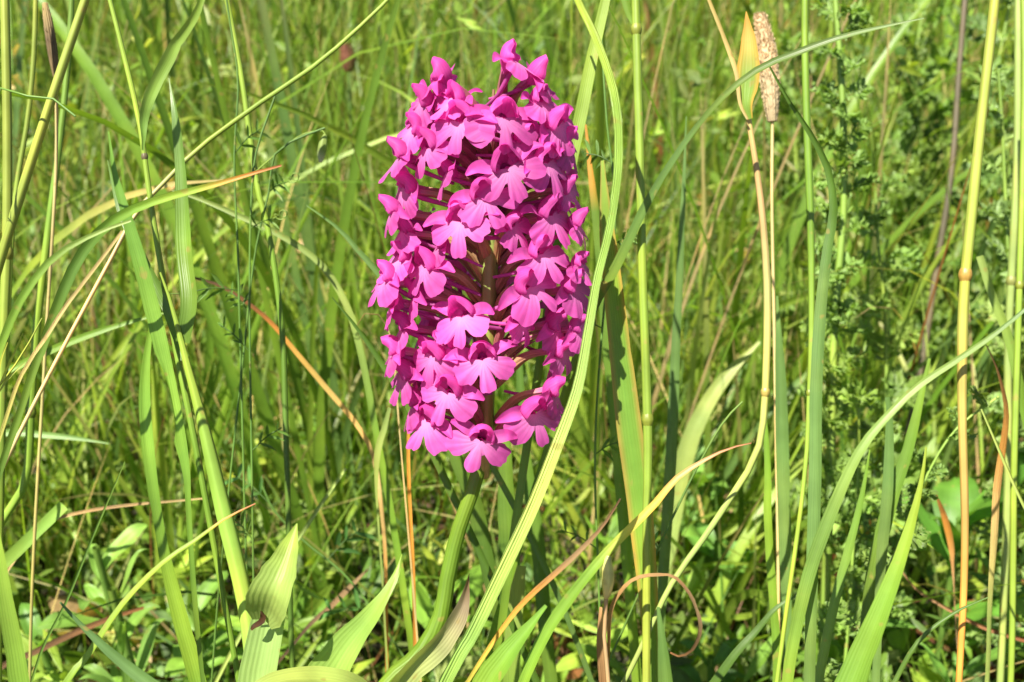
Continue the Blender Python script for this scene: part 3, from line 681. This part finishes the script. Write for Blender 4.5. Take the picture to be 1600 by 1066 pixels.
blade('broad bright blade with a sharp tip in the right foreground', [(1300, 1150), (1335, 1050), (1372, 962), (1405, 880), (1428, 810), (1442, 755), (1450, 702)], .172, [60, 53, 43, 31, 21, 12, 1], [(0, G), (.5, (0.14, 0.29, 0.03)), (1, GY)], roll=.3, fold=.3, across=9, mat=M_BROAD)
blade('upright blue-green blade standing left of the long grey-green blade', [(1232, 1000), (1232, 860), (1227, 740), (1222, 620), (1217, 540), (1212, 462)], .242, [18, 22, 24, 23, 18, 2], GB, roll=.2)
blade('narrow upright green blade between the tan stalk and the blue-green blade', [(1212, 1130), (1210, 1000), (1204, 860), (1200, 720), (1196, 600)], .236, [14, 15, 15, 13, 4], G, roll=.25)
blade('dark stiff blade tip poking up at the bottom below the hooked dry leaf', [(1046, 1160), (1040, 1066), (1034, 1000), (1028, 944)], .172, [36, 31, 22, 1], [(0, GD), (1, GB)], roll=.3, fold=.55)
blade('tan dry leaf curling over in a wide hook', [(944, 1060), (950, 960), (968, 922), (995, 902), (1030, 898), (1055, 903), (1082, 938), (1094, 985), (1080, 1020), (1058, 1028), (1046, 1022)],
      [.205, .205, .204, .203, .202, .201, .201, .202, .204, .206, .207], [7, 9, 13, 14, 12, 10, 9, 10, 11, 9, 3], [(0, BR), (.22, (0.30, 0.19, 0.08)), (.4, (0.36, 0.22, 0.09)), (.6, (0.24, 0.14, 0.06)), (.75, (0.33, 0.22, 0.11)), (1, BR)], roll=.25, fold=.5, mat=M_DRY, cat='dry leaf', name='dry_leaf', n=110, twist=.7, wav=.16, jag=.2)
def pod():
    A = catmull(np.array([at(x, y, .203) for x, y in ((947, 936), (949, 920), (950, 900), (949, 884), (951, 868))]), 18)
    root, _, _ = path([(950, 1060), (944, 990), (947, 936)], .203, True, n=24)
    base = root[0].copy(); base[2] = 0
    e = link('seed_pod', None, None, base); tag(e, 'small pale oval seed pod beside the hooked dry leaf', 'seed pod')
    mb = MB(); tube(mb, root, np.full(24, .0004), [(0, BR), (1, TAN)], 6); link('stem', mb.mesh('stem', M_STEM, base), e)
    t = np.linspace(0, 1, 18)
    mb = MB(); tube(mb, A, px2m(9.5, .203) * np.sin(np.pi * (0.04 + .90 * t)) ** .6, [(0, ST), (.4, (0.44, 0.45, 0.16)), (1, (0.34, 0.38, 0.12))], 12, .06)
    link('pod', mb.mesh('pod', M_STEM, base), e)
pod()
blade('brown withered leaf hanging below the seed pod', [(955, 1110), (948, 1050), (940, 1000), (938, 950)], .206, [16, 20, 17, 4], [(0, BR), (1, TAN)], mat=M_DRY, cat='dry leaf', name='dry_leaf', roll=.5, wav=.1)
blade('tall blue-green blade right of the jointed upright stalk', [(1040, 860), (1048, 720), (1056, 560), (1062, 400), (1066, 300), (1070, 180)], .262, [20, 20, 18, 14, 9, 1], GB, roll=.3)
blade('wide pale blade slanting between the upright stalk and the tan stalk', [(1052, 820), (1072, 715), (1098, 645), (1132, 590), (1185, 532)], .36, [26, 32, 31, 26, 4], GP, roll=.2)
blade('orange dry leaf folded down beside the yellow-orange stalk', [(1548, 960), (1552, 860), (1558, 770), (1572, 690), (1576, 640), (1560, 580), (1540, 540)], .242, [10, 14, 18, 20, 17, 9, 2], [(0, GP), (.35, ST), (.6, OR), (1, PB)], mat=M_DRY, cat='dry leaf', name='dry_leaf', roll=.4, twist=.6)
blade('small spindle-shaped orange dry leaf in front of the rounded leaf', [(1490, 905), (1486, 856), (1476, 812), (1460, 770)], .30, [2, 10, 14, 1], [(0, TAN), (.5, OR), (1, BR)], mat=M_DRY, cat='dry leaf', name='dry_leaf', roll=.4)
blade('brown dead stem lying across the lower right', [(1640, 1016), (1600, 1002), (1520, 974), (1440, 930), (1410, 893)], .285, [8, 8, 7, 6, 3], [(0, RD), (1, TAN)], fold=.9, mat=M_DRY, cat='dry stem', name='dry_straw')
blade('thin straight green stem slanting over the orange dry leaf', [(1680, 930), (1600, 780), (1566, 710), (1532, 638)], .205, [6, 6, 6, 3], GP, fold=.9, mat=M_STEM, cat='grass stem', name='thin_straw')
blade('thin dark blade curving low at the bottom right', [(1380, 1110), (1400, 1066), (1436, 1004), (1490, 962), (1545, 938)], .20, [9, 9, 8, 7, 1], GD, fold=.5)
blade('short green blade with a clipped top right of the yellow-orange stalk', [(1600, 640), (1575, 530), (1552, 470), (1530, 402)], .25, [17, 17, 16, 12], [(0, G), (1, GP)], roll=.2)
blade('dark curved blade crossing the upright blades low right of the hooked dry leaf', [(1120, 1060), (1180, 985), (1215, 945), (1262, 918)], .228, [16, 13, 10, 1], GD, roll=.3)
blade('straight green blade standing behind the broad foreground blade', [(1350, 1010), (1365, 880), (1390, 780), (1420, 690), (1452, 560)], .235, [24, 26, 25, 20, 3], [(0, GD), (1, G)], roll=.2)
blade('folded blue-green blade standing beside the long grey-green blade', [(1375, 950), (1382, 850), (1387, 760), (1388, 650), (1384, 620)], .232, [14, 20, 21, 18, 8], GB, roll=.2)
blade('narrow green blade standing in front of the long grey-green blade\'s base', [(1276, 1090), (1300, 960), (1326, 850), (1345, 770), (1356, 700)], .222, [16, 18, 17, 12, 1], [(0, GB), (1, G)], roll=.3)
for i, (x0, x1, dd, ww, c) in enumerate(((1598, 1585, .24, 10, GY), (1590, 1572, .28, 12, GP))):
    stalk(('thin pale upright stalk at the far right edge', 'pale upright stalk leaning beside the far right stalk')[i], [(x1, 760), (x1 + 4, 560), (x0 - 4, 300), (x0, 100), (x0 + 2, -80)], dd, ww, c, nodes=(.35,))
stalk('purple-brown woody stem standing among the herbs at the right', [(1425, 640), (1440, 560), (1462, 430), (1488, 260), (1500, 120), (1510, -60)], .42, [11, 11, 10, 9, 9, 8], [(0, (0.09, 0.08, 0.045)), (1, (0.11, 0.09, 0.05))], cat='herb stem', name='herb_stem')

# ------------------------------------------------------------------ vetches: thin climbing stems with narrow leaflets and tendrils
def vetch(label, pts, d, every=0.13, leaf_px=34, seed=1, col=(0.10, 0.19, 0.03), tendril=True, scol=(0.09, 0.18, 0.03)):
    rr = random.Random(seed)
    Pq, P, f0 = path(pts, d, True, n=60)
    t, ln = arclen(Pq)
    base = Pq[0].copy(); base[2] = 0
    e = link('vetch', None, None, base); tag(e, label, 'vetch')
    mb = MB(); tube(mb, Pq, np.full(60, px2m(3.6, d) / 2), scol, 6); link('stem', mb.mesh('stem', M_STEM, base), e)
    s = f0 + 0.03; side = 1
    while s < 0.97:
        i = int(s * 59); p = Pq[i]; side = -side
        T = unit(Pq[min(i + 2, 59)] - Pq[i - 2])
        dirv = unit(np.array((side * rr.uniform(.5, 1), rr.uniform(-.7, .7), rr.uniform(.1, .8))))
        L = px2m(leaf_px, d) * rr.uniform(1.2, 2.2)
        ra = catmull(np.array([p, p + dirv * L * .5 + np.array((0, 0, L * .08)), p + dirv * L]), 8)
        mb = MB(); tube(mb, ra, np.full(8, px2m(2, d) / 2), scol, 5)
        for q in (2, 4, 6):
            for sd in (-1, 1):
                perp = unit(np.cross(dirv, (sd * .3, 1, .4 * sd))) * sd
                a = ra[q]; dl = unit(perp + dirv * .7 + np.array((rr.gauss(0, .2), rr.gauss(0, .3), rr.gauss(0, .2))))
                l2 = px2m(leaf_px, d) * rr.uniform(.6, 1.0)
                lp = np.array([a, a + dl * l2 * .3, a + dl * l2 * .65, a + dl * l2 + np.array((0, 0, -l2 * .12))])
                ribbon(mb, lp, np.array([.07, .20, .18, .02]) * l2, tuple(np.array(col) * rr.uniform(.75, 1.4)), rr.uniform(-.6, .6), .4, 3)
        lf = link('leaf', mb.mesh('leaf', M_HERB, base), e)
        if tendril and rr.random() < .4:
            a = ra[-1]; k = np.linspace(0, 1, 40)
            cr = px2m(9, d)
            sp = np.array([a + dirv * L * .5 * min(1, x * 1.6) + cr * (x > .4) * (1 - x * .5) * np.array((math.cos(x * 22), .4 * math.sin(x * 9), math.sin(x * 22))) for x in k])
            mb = MB(); tube(mb, catmull(sp[::1], 60), np.full(60, px2m(1.6, d) / 2), (0.16, 0.26, 0.05), 5)
            link('tendril', mb.mesh('tendril', M_STEM, base), lf)
        s += every * rr.uniform(.7, 1.3)
vetch('dark thin vetch climbing among the stalks left of the orange dry arching blade', [(396, 900), (394, 760), (392, 640), (390, 480), (392, 330), (400, 240), (430, 150)], .232, .10, 30, 21)
vetch('vetch with narrow leaflets climbing the slender stalk near the top left', [(375, 520), (372, 400), (366, 250), (372, 130), (360, 40), (345, -60)], .236, .12, 36, 22)
vetch('curly-tendrilled vetch sprig crossing the slanting thick stalk', [(-20, 420), (-10, 250), (0, 140), (40, 150), (75, 150), (118, 182)], .183, .2, 26, 23)
vetch('vetch climbing between the spike and the jointed upright stalk', [(935, 900), (930, 760), (932, 640), (945, 470), (962, 330), (948, 190), (940, 60)], .232, .09, 30, 24)
vetch('vetch sprig with fine leaflets above the hooked dry leaf', [(1010, 900), (1060, 790), (1095, 720), (1130, 660), (1160, 628)], .222, .16, 30, 25, (0.10, 0.24, 0.05))
vetch('low vetch spreading over the litter left of the orchid stem', [(600, 980), (540, 900), (480, 850), (430, 800), (410, 760)], .285, .1, 44, 26, (0.09, 0.22, 0.05), tendril=False)
vetch('vetch sprig with a tiny pale bud left of the spike\'s top', [(380, 560), (398, 400), (420, 300), (430, 240), (470, 215), (508, 200)], .238, .16, 30, 27)
def bud(label, x, y, d, w, h, c, c2):
    A = catmull(np.array([at(x - w * .3, y + h / 2, d), at(x - w * .1, y, d), at(x + w * .2, y - h / 2, d)]), 12); t = np.linspace(0, 1, 12)
    st = catmull(np.array([A[-1], at(x, y - h * .62, d), at(x - 40, y - h * .4, d), at(x - 110, y + 40, d)]), 20)
    e = link('flower_bud', None, None, A[0]); tag(e, label, 'flower bud')
    mb = MB(); tube(mb, A, px2m(w, d) / 2 * np.sin(np.pi * (.06 + .88 * t)) ** .7, [(0, c2), (.4, c), (1, c)], 8); link('bud', mb.mesh('bud', M_HERB, A[0]), e)
    mb = MB(); tube(mb, st, np.full(20, px2m(2.2, d) / 2), GY, 5); link('stalk', mb.mesh('stalk', M_STEM, A[0]), e)
bud('small pale green bud nodding on a hair-thin stalk left of the spike', 505, 232, .24, 15, 44, GP, (0.6, 0.6, 0.5))

# ------------------------------------------------------------------ crinkly-leaved herbs
def crinkled_leaf(mb, p, dirv, L, col, rr):
    up = unit(np.array((rr.gauss(0, .3), rr.gauss(0, .3) - .3, 1.0)))
    n = 8
    ra = catmull(np.array([p, p + dirv * L * .5 + up * L * .12, p + dirv * L - up * L * .08]), n)
    tube(mb, ra, np.linspace(.022, .01, n) * L, tuple(np.array(col) * 1.2), 5)
    sdv = unit(np.cross(dirv, up))
    for q in range(1, n):
        for sd in (-1, 1):
            l2 = L * .42 * math.sin(math.pi * (q + .6) / (n + .8)) * rr.uniform(.75, 1.25)
            a = ra[q]; dl = unit(sdv * sd + dirv * .5 + up * rr.uniform(-.4, .7))
            for br in (-1, 0, 1):
                d2 = unit(dl + br * .55 * dirv + up * rr.gauss(0, .35)); l3 = l2 * (1 if br == 0 else .68)
                b = a + dl * l2 * (.0 if br == 0 else .3)
                lp = np.array([b, b + d2 * l3 * .4, b + d2 * l3 * .75 + up * l3 * rr.gauss(0, .15), b + d2 * l3 + up * l3 * rr.gauss(0.1, .25)])
                ribbon(mb, lp, np.array([.16, .38, .44, .08]) * l3, tuple(np.array(col) * rr.uniform(.75, 1.35)), rr.uniform(-.7, .7), rr.uniform(-.7, .7), 3, face=tuple(up))
def herb(label, pts, d, leaf_px=70, count=16, seed=1, col=(0.165, 0.275, 0.055), scol=(0.20, 0.32, 0.05), sw=12, start=.25):
    rr = random.Random(seed)
    Pq, P, f0 = path(pts, d, True, n=50)
    t, _ = arclen(Pq)
    base = Pq[0].copy(); base[2] = 0
    e = link('leafy_herb', None, None, base); tag(e, label, 'herb')
    mb = MB(); tube(mb, Pq, px2m(np.linspace(sw, sw * .5, 50), d) / 2, scol, 8, .08); link('stem', mb.mesh('stem', M_STEM, base), e)
    count = int(count * 1.5)
    for k in range(count):
        s = start + (1 - start) * (k + rr.random() * .6) / count
        p = Pq[min(int(s * 49), 49)]; a = k * 2.4 + rr.random()
        dirv = unit(np.array((math.cos(a), math.sin(a), rr.uniform(.2, 1.0))))
        mb = MB(); crinkled_leaf(mb, p, dirv, px2m(leaf_px, d) * rr.uniform(.7, 1.25) * (1.15 - .4 * s), col, rr)
        link('leaf', mb.mesh('leaf', M_HERB, base), e)
herb('tall crinkly-leaved herb on a bright yellow-green stem behind the twisted blade', [(1296, 760), (1300, 640), (1304, 500), (1318, 330), (1318, 200), (1310, 60), (1300, -60)], .31, 62, 30, 31, start=.42, sw=17)
herb('crinkly herb with curled bluish leaves right of the yellow stalk', [(1580, 620), (1578, 480), (1572, 330), (1566, 200), (1560, 110)], .33, 66, 22, 32, (0.18, 0.28, 0.075), sw=9)
herb('crinkly herb with forked shoots between the twisted blade and the woody stem', [(1380, 760), (1385, 600), (1382, 480), (1372, 380), (1368, 300)], .36, 80, 18, 33, sw=8)
herb('low crinkly herb beside the long grey-green blade', [(1330, 900), (1338, 780), (1342, 690), (1340, 600)], .30, 80, 14, 34, (0.15, 0.26, 0.045), sw=7)
herb('dark crinkled sprig under the grey-green blade by the yellow-orange stalk', [(1400, 860), (1450, 740), (1495, 670), (1560, 620)], .25, 66, 12, 35, (0.13, 0.22, 0.045), sw=7, start=.5)
herb('dark leafy herb along the top right edge', [(1590, 420), (1575, 250), (1560, 120), (1575, 20), (1590, -60)], .46, 90, 18, 36, (0.12, 0.21, 0.045), sw=8)
herb('shaded crinkly herb behind the clipped blade', [(1450, 430), (1445, 330), (1440, 230), (1430, 120), (1440, 20)], .52, 90, 22, 37, (0.13, 0.225, 0.04), sw=7)
herb('crinkly herb standing behind the fluffy tan seed head', [(1250, 420), (1245, 280), (1240, 160), (1236, 60)], .55, 80, 18, 38, (0.15, 0.25, 0.05), sw=7)

# ------------------------------------------------------------------ soft-leaved low plants
def rosette(label, x, y, d, leaves, leaf_px, wfrac, col, seed, lift=(.25, .9), cat='herb', name='low_herb', across=7, toward=None):
    rr = random.Random(seed)
    p0 = at(x, y, d); base = np.array((p0[0], p0[1], 0)); h = max(p0[2], 0.0)
    e = link(name, None, None, base); tag(e, label, cat)
    mb = MB(); tube(mb, catmull(np.array([base - (0, 0, .003), base + (0.002, 0.003, h * .5), base + (0, 0, h + .001)]), 10), np.full(10, .0011), (0.13, 0.24, 0.04), 6)
    link('stem', mb.mesh('stem', M_STEM, base), e)
    for k in range(leaves):
        a = k * 2.399 + rr.random() * .6
        L = px2m(leaf_px, d) * rr.uniform(.5, .95); el = rr.uniform(*lift)
        hd = np.array((math.cos(a), math.sin(a), 0))
        z0 = base + np.array((0, 0, h * rr.uniform(.55, 1)))
        P = catmull(np.array([z0, z0 + hd * L * .35 + (0, 0, L * .35 * el), z0 + hd * L * .75 + (0, 0, L * .62 * el), z0 + hd * L + (0, 0, L * .62 * el)]), 16)
        t = np.linspace(0, 1, 16); W = L * wfrac * np.sin(np.pi * np.clip(.03 + .95 * t, 0, 1) ** 1.15) ** .8 + 1e-5
        mb = MB(); ribbon(mb, P, W, tuple(np.array(col) * rr.uniform(.8, 1.25)), rr.uniform(-.25, .25), .22, across, face=(0, 0, 1), wav=.10)
        link('leaf', mb.mesh('leaf', M_HERB, base), e)
rosette('rounded glossy-leaved plant under the yellow-orange stalk', 1500, 815, .335, 6, 150, .62, (0.10, 0.25, 0.03), 41, (.8, 2.0))
rosette('plant with pointed bright leaves at the bottom right', 1500, 1055, .33, 9, 100, .30, (0.14, 0.29, 0.045), 42, (.6, 1.6))
rosette('pointed-leaved seedling near the bottom right corner', 1575, 1040, .32, 8, 90, .34, (0.12, 0.27, 0.05), 43, (.5, 1.3))
rosette('soft pale-leaved plant behind the broad sunlit blade at the left', 150, 860, .32, 9, 110, .36, (0.17, 0.31, 0.05), 44, (.5, 1.4))
rosette('plant with bright spreading leaves left of the snapped ribbed leaf', 300, 950, .33, 9, 110, .42, (0.17, 0.32, 0.045), 45, (.3, 1.0))
rosette('upright leafy shoot behind the red-tipped blade', 175, 925, .29, 7, 95, .26, (0.18, 0.33, 0.06), 46, (1.4, 3.0))
rosette('small leafy plant in the bottom left corner', 60, 1000, .33, 9, 80, .40, (0.13, 0.28, 0.04), 47, (.4, 1.2))
rosette('low plant with dark oval leaves below the hooked dry leaf', 1110, 1030, .34, 9, 90, .40, (0.10, 0.24, 0.04), 48, (.4, 1.2))
rosette('bright oval-leaved plant behind the hooked dry leaf', 1120, 850, .40, 10, 90, .44, (0.14, 0.30, 0.045), 49, (.4, 1.4))
rosette('leafy plant in front of the pale slanting blade', 1090, 760, .42, 9, 90, .40, (0.15, 0.31, 0.05), 50, (.5, 1.6))
rosette('small bright plant between the bent blades at bottom right', 1345, 985, .36, 10, 90, .40, (0.14, 0.29, 0.05), 51, (.3, 1.2))
rosette('small plant with notched oval leaves at the right edge', 1590, 900, .36, 9, 90, .45, (0.12, 0.27, 0.05), 52, (.4, 1.3))

# ------------------------------------------------------------------ standing grasses behind, one by one
LANDMARKS = [('the slanting thick stalk', 60, 250), ('the bright hanging leaf', 250, 120), ('the long diagonal stalk', 430, 150), ('the dark brown seed head', 543, 92), ('the pale curved blade', 450, 400),
    ('the dry orange arching blade', 470, 560), ('the snapped ribbed leaf', 430, 880), ('the level blue-green blade', 90, 680), ('the nibbled blade', 220, 450), ('the left flowers of the spike', 600, 300),
    ('the orchid stem', 720, 850), ('the right flowers of the spike', 920, 300), ('the jointed upright stalk', 1005, 500), ('the arching blue-green blade', 1090, 200), ('the tan stalk', 1190, 400),
    ('the fluffy tan seed head', 1200, 100), ('the twisted dark blade', 1290, 350), ('the hooked dry leaf', 1050, 940), ('the sweeping grey-green blade', 1340, 720), ('the woody brown stem', 1475, 300),
    ('the bright yellow stalk', 1530, 160), ('the folded orange leaf', 1570, 700), ('the wide pale slanting blade', 1120, 620), ('the red-tipped blade', 280, 800), ('the vetch left of the spike', 395, 600)]
def to_px(p):
    v = np.asarray(p) - CP; d = v @ FW
    return 800 + F * (v @ RT) / d, 533 - F * (v @ UP) / d
rr = random.Random(77)
KINDS = [('fresh green', G, 5), ('yellow-green', GY, 4), ('blue-green', GB, 3), ('straw-coloured', (0.40, 0.32, 0.14), 0.8)]
used = {}
for i in range(64):
    y = 0.32 + 0.80 * rr.random() ** 1.25
    x = rr.uniform(-.54, .54) * (y + .05)
    tall = rr.random() < .55
    H = rr.uniform(.26, .40) if tall else rr.uniform(.13, .21)
    mx, my = to_px((x, y, H * .5))
    mark = min(LANDMARKS, key=lambda q: (q[1] - mx) ** 2 + .5 * (q[2] - my) ** 2)[0]
    for _ in range(30):
        k = rr.choices(KINDS, [q[2] for q in KINDS])[0]
        form = rr.choice(('upright', 'upright', 'drooping'))
        if k[0].startswith('straw'): form = 'upright'
        lab = '%s %s %s grass tuft standing behind %s' % ('tall' if tall else 'short', form, k[0], mark)
        if lab not in used: break
    used[lab] = 1
    e = link('grass_tuft', None, None, (x, y, 0)); e.empty_display_size = .01
    tag(e, lab, 'grass tuft', 'grass tufts standing behind the orchid')
    dry = k[0].startswith('straw')
    for q in range(rr.choice((3, 4, 4, 5))):
        L = H * rr.uniform(.75, 1.1); w = rr.uniform(.0022, .0055) * (.55 if dry else 1)
        lean = rr.uniform(0, .22); curl = rr.uniform(.02, .45) if form == 'upright' else rr.uniform(.9, 2.0)
        c = np.array(k[1]) * rr.uniform(.8, 1.2); head = rr.uniform(0, 6.283); seg = 16
        sv = np.linspace(0, 1, seg); ang = lean + curl * sv ** 1.6
        hx = np.cumsum(np.sin(ang)) * L / seg; hz = np.cumsum(np.cos(ang)) * L / seg
        P = np.stack([math.cos(head) * hx, math.sin(head) * hx, hz - .006], 1) + np.array((rr.gauss(0, .008), rr.gauss(0, .008), 0))
        W = w * np.minimum(1, .55 + 1.6 * sv) * (1 - sv ** 2.6) + 2e-4
        a = rr.uniform(0, 6.283); mb = MB()
        ribbon(mb, P, W, [(0, tuple(c * .9)), (.7, tuple(c)), (1, ST if rr.random() < .35 else tuple(c))], 0, .3, 3, face=(math.cos(a), math.sin(a) - .8, .2), twist=rr.uniform(-1.2, 1.2))
        link('blade', mb.mesh('blade', M_DRY if dry else M_BLADE), e)

# ------------------------------------------------------------------ meadow mass
def batch(n, base, head, L, w, lean, curl, cols, tips, seg=7, prof='blade', fold=.25, rng=NR, tw=1.2, facehead=None):
    s = np.linspace(0, 1, seg)[None]
    ang = lean[:, None] + curl[:, None] * s ** 1.5
    ds = (L / (seg - 1))[:, None]
    hx = np.cumsum(np.sin(ang) * ds, 1); hz = np.cumsum(np.cos(ang) * ds, 1)
    hx -= hx[:, :1]; hz -= hz[:, :1]
    ch, sh = np.cos(head)[:, None], np.sin(head)[:, None]
    P = np.stack([ch * hx, sh * hx, hz], -1) + base[:, None]
    T = unit(np.gradient(P, axis=1))
    S0 = np.stack([-np.sin(head), np.cos(head), 0 * head], -1)[:, None] * np.ones((1, seg, 1))
    N0 = np.cross(S0, T)
    a = (rng.normal(0, tw, n)[:, None] + rng.normal(0, .5, n)[:, None] * s)[..., None]
    S = S0 * np.cos(a) + N0 * np.sin(a); Nn = np.cross(S, T)
    W = (np.minimum(1, .55 + 1.6 * s) * (1 - s ** 2.6) + .04) if prof == 'blade' else (np.sin(np.pi * np.clip(.04 + .93 * s, 0, 1) ** 1.1) ** .8 + .02)
    Wd = (w[:, None] * W)[..., None]
    V = np.stack([P - S * Wd * .5 + Nn * Wd * fold * .5, P, P + S * Wd * .5 + Nn * Wd * fold * .5], 2)
    k = np.clip((s - .55) / .45, 0, 1)[..., None]
    C = cols[:, None] * (1 - k) + tips[:, None] * k
    C = np.repeat(C[:, :, None], 3, 2)
    U = np.zeros((n, seg, 3, 2)); U[..., 0] = np.array((0, .5, 1)); U[..., 1] = s[..., None] * 3
    f = np.array(grid_faces(seg, 3)); Fq = (f[None] + (np.arange(n) * seg * 3)[:, None, None]).reshape(-1, 4)
    return V.reshape(-1, 3), Fq, C.reshape(-1, 3), U.reshape(-1, 2)
def field_cols(n, rng, weights, gain=1.0):
    pal = np.array([G, GY, GB, GP, GD, ST, BR])
    idx = rng.choice(len(pal), n, p=np.array(weights) / sum(weights))
    return pal[idx] * rng.uniform(.7, 1.4, (n, 1)) * rng.normal(1, .05, (n, 3)) * gain, idx
def scatter(n, y0, y1, half, rng, pw=1.0, clump=0):
    y = y0 + (y1 - y0) * rng.random(n) ** pw
    x = rng.uniform(-1, 1, n) * (half * np.maximum(y, .1) + .12)
    if clump:
        cx = rng.integers(0, clump, n); ox = x[:clump][cx % min(clump, n)]; oy = y[:clump][cx % min(clump, n)]
        m = rng.random(n) < .65
        x = np.where(m, ox + rng.normal(0, .02, n), x); y = np.where(m, np.maximum(oy + rng.normal(0, .02, n), y0), y)
    return np.stack([x, y, np.full(n, -.004)], 1)
def stuff(name, label, cat, mbs, mat):
    mb = MB()
    for b in mbs: mb.add(*b)
    o = link(name, mb.mesh(name, mat)); o['kind'] = 'stuff'; tag(o, label, cat)
rng = np.random.default_rng(2024)
def grass_layer(n, y0, y1, half, Lr, wr, weights, clump, pw=1.0, lean=.16, curl=.45, gain=1.0):
    b = scatter(n, y0, y1, half, rng, pw, clump)
    c, idx = field_cols(n, rng, weights, gain)
    tips = np.where((rng.random(n) < .25)[:, None], np.array(ST) * .8, c)
    return batch(n, b, rng.uniform(0, 6.283, n), rng.uniform(*Lr, n), rng.uniform(*wr, n) * np.where(idx >= 5, .6, 1), np.abs(rng.normal(0, lean, n)), np.abs(rng.normal(0, curl, n)), c, tips, seg=9)
W_ = (5, 7, 1.6, 2, 1.5, 1.2, .6)
sides = []
for sx in (-1, 1):   # the meadow goes on beside the photographer
    m_ = 11000
    by = rng.uniform(-.1, 6.0, m_) * rng.uniform(.15, 1, m_); bx = sx * (np.maximum(.27, .62 * by + .11) + rng.uniform(0, 1, m_) ** 1.4 * (.7 + .8 * by))
    b = np.stack([bx, by, np.full(m_, -.004)], 1)
    c, idx = field_cols(m_, rng, W_)
    near_ = by < .7
    sides.append(batch(m_, b, rng.uniform(0, 6.283, m_), np.where(near_, rng.uniform(.05, .24, m_), rng.uniform(.15, .45, m_)), rng.uniform(.0012, .0045, m_), np.abs(rng.normal(0, .25, m_)), np.abs(rng.normal(0, .6, m_)), c, c, seg=7))
stuff('meadow_grass', 'dense sunlit meadow grass filling the background behind the orchid', 'grass',
      [grass_layer(3600, .28, .9, .62, (.04, .17), (.0007, .0020), (6, 5, 2, 2, 2, 1.6, 1), 700, lean=.4, curl=.6), grass_layer(2800, .33, 1.2, .62, (.06, .22), (.0008, .0020), (5, 7, 1, 4, 1.5, 1.2, .5), 1200, lean=.75, curl=.5, gain=1.15), grass_layer(4200, .45, 1.7, .62, (.15, .4), (.0006, .0014), (5, 7, 1, 4, 1.5, .9, .4), 900, lean=.35, curl=.8), grass_layer(2300, .34, .95, .62, (.08, .26), (.0012, .0032), W_, 420), grass_layer(4200, .7, 1.6, .62, (.16, .42), (.002, .005), W_, 500),
       grass_layer(9000, 1.4, 3.2, .62, (.2, .5), (.002, .006), (5, 9, 1, 4, .5, .6, .2), 900, gain=1.2), grass_layer(8000, 3.0, 8.0, .62, (.3, .55), (.004, .009), (4, 9, .5, 5, .3, .8, .1), 900, gain=1.25)] + sides, M_FIELD)
def leaflets(n, y0, y1, half, Lr, asp, weights, zmax, per=6):
    c0 = scatter(n, y0, y1, half, rng, 1.0)
    c0[:, 2] = rng.uniform(.001, 1, n) ** 1.5 * zmax
    b = np.repeat(c0, per, 0) + np.concatenate([rng.normal(0, .0035, (n * per, 2)), rng.normal(0, .003, (n * per, 1))], 1)
    c, _ = field_cols(n, rng, weights); c = np.repeat(c, per, 0) * rng.uniform(.8, 1.2, (n * per, 1))
    L = np.repeat(rng.uniform(*Lr, n), per) * rng.uniform(.7, 1.2, n * per)
    return batch(n * per, b, rng.uniform(0, 6.283, n * per), L, L * rng.uniform(*asp, n * per), rng.uniform(.5, 1.4, n * per), rng.uniform(-.2, .6, n * per), c, c, seg=5, prof='leaf', tw=.45)
stuff('ground_cover', 'low mat of small green leaves covering the soil between the grasses', 'ground cover',
      [leaflets(1500, .22, .95, .64, (.006, .016), (.35, .6), (5, 3, 2, 2, 2, .5, .2), .045), leaflets(1600, .22, .95, .64, (.008, .02), (.14, .3), (5, 4, 2, 2, 2, .5, .2), .07),
       leaflets(3000, -.1, 1.6, 1.5, (.008, .02), (.2, .5), (5, 3, 2, 2, 2, .5, .2), .04, 5), leaflets(4200, .45, 1.8, .64, (.006, .015), (.2, .4), (5, 6, 1.5, 3, 2, .4, .1), .26, 4), leaflets(3500, .9, 2.4, .64, (.010, .026), (.3, .55), (5, 4, 2, 2, 2, .5, .2), .12)], M_HERB)
n = 900
b = scatter(n, .24, 1.2, .62, rng); b[:, 2] = rng.uniform(.001, .03, n)
c, _ = field_cols(n, rng, (0, 0, 0, .6, 0, 3, 3.5), .62)
stuff('dry_litter', 'dead straw and brown leaf litter lying on the soil', 'litter',
      [batch(n, b, rng.uniform(0, 6.283, n), rng.uniform(.02, .09, n), rng.uniform(.001, .004, n), rng.uniform(1.1, 1.6, n), rng.uniform(-.5, .5, n), c, c * .8, seg=6)], M_DRY)
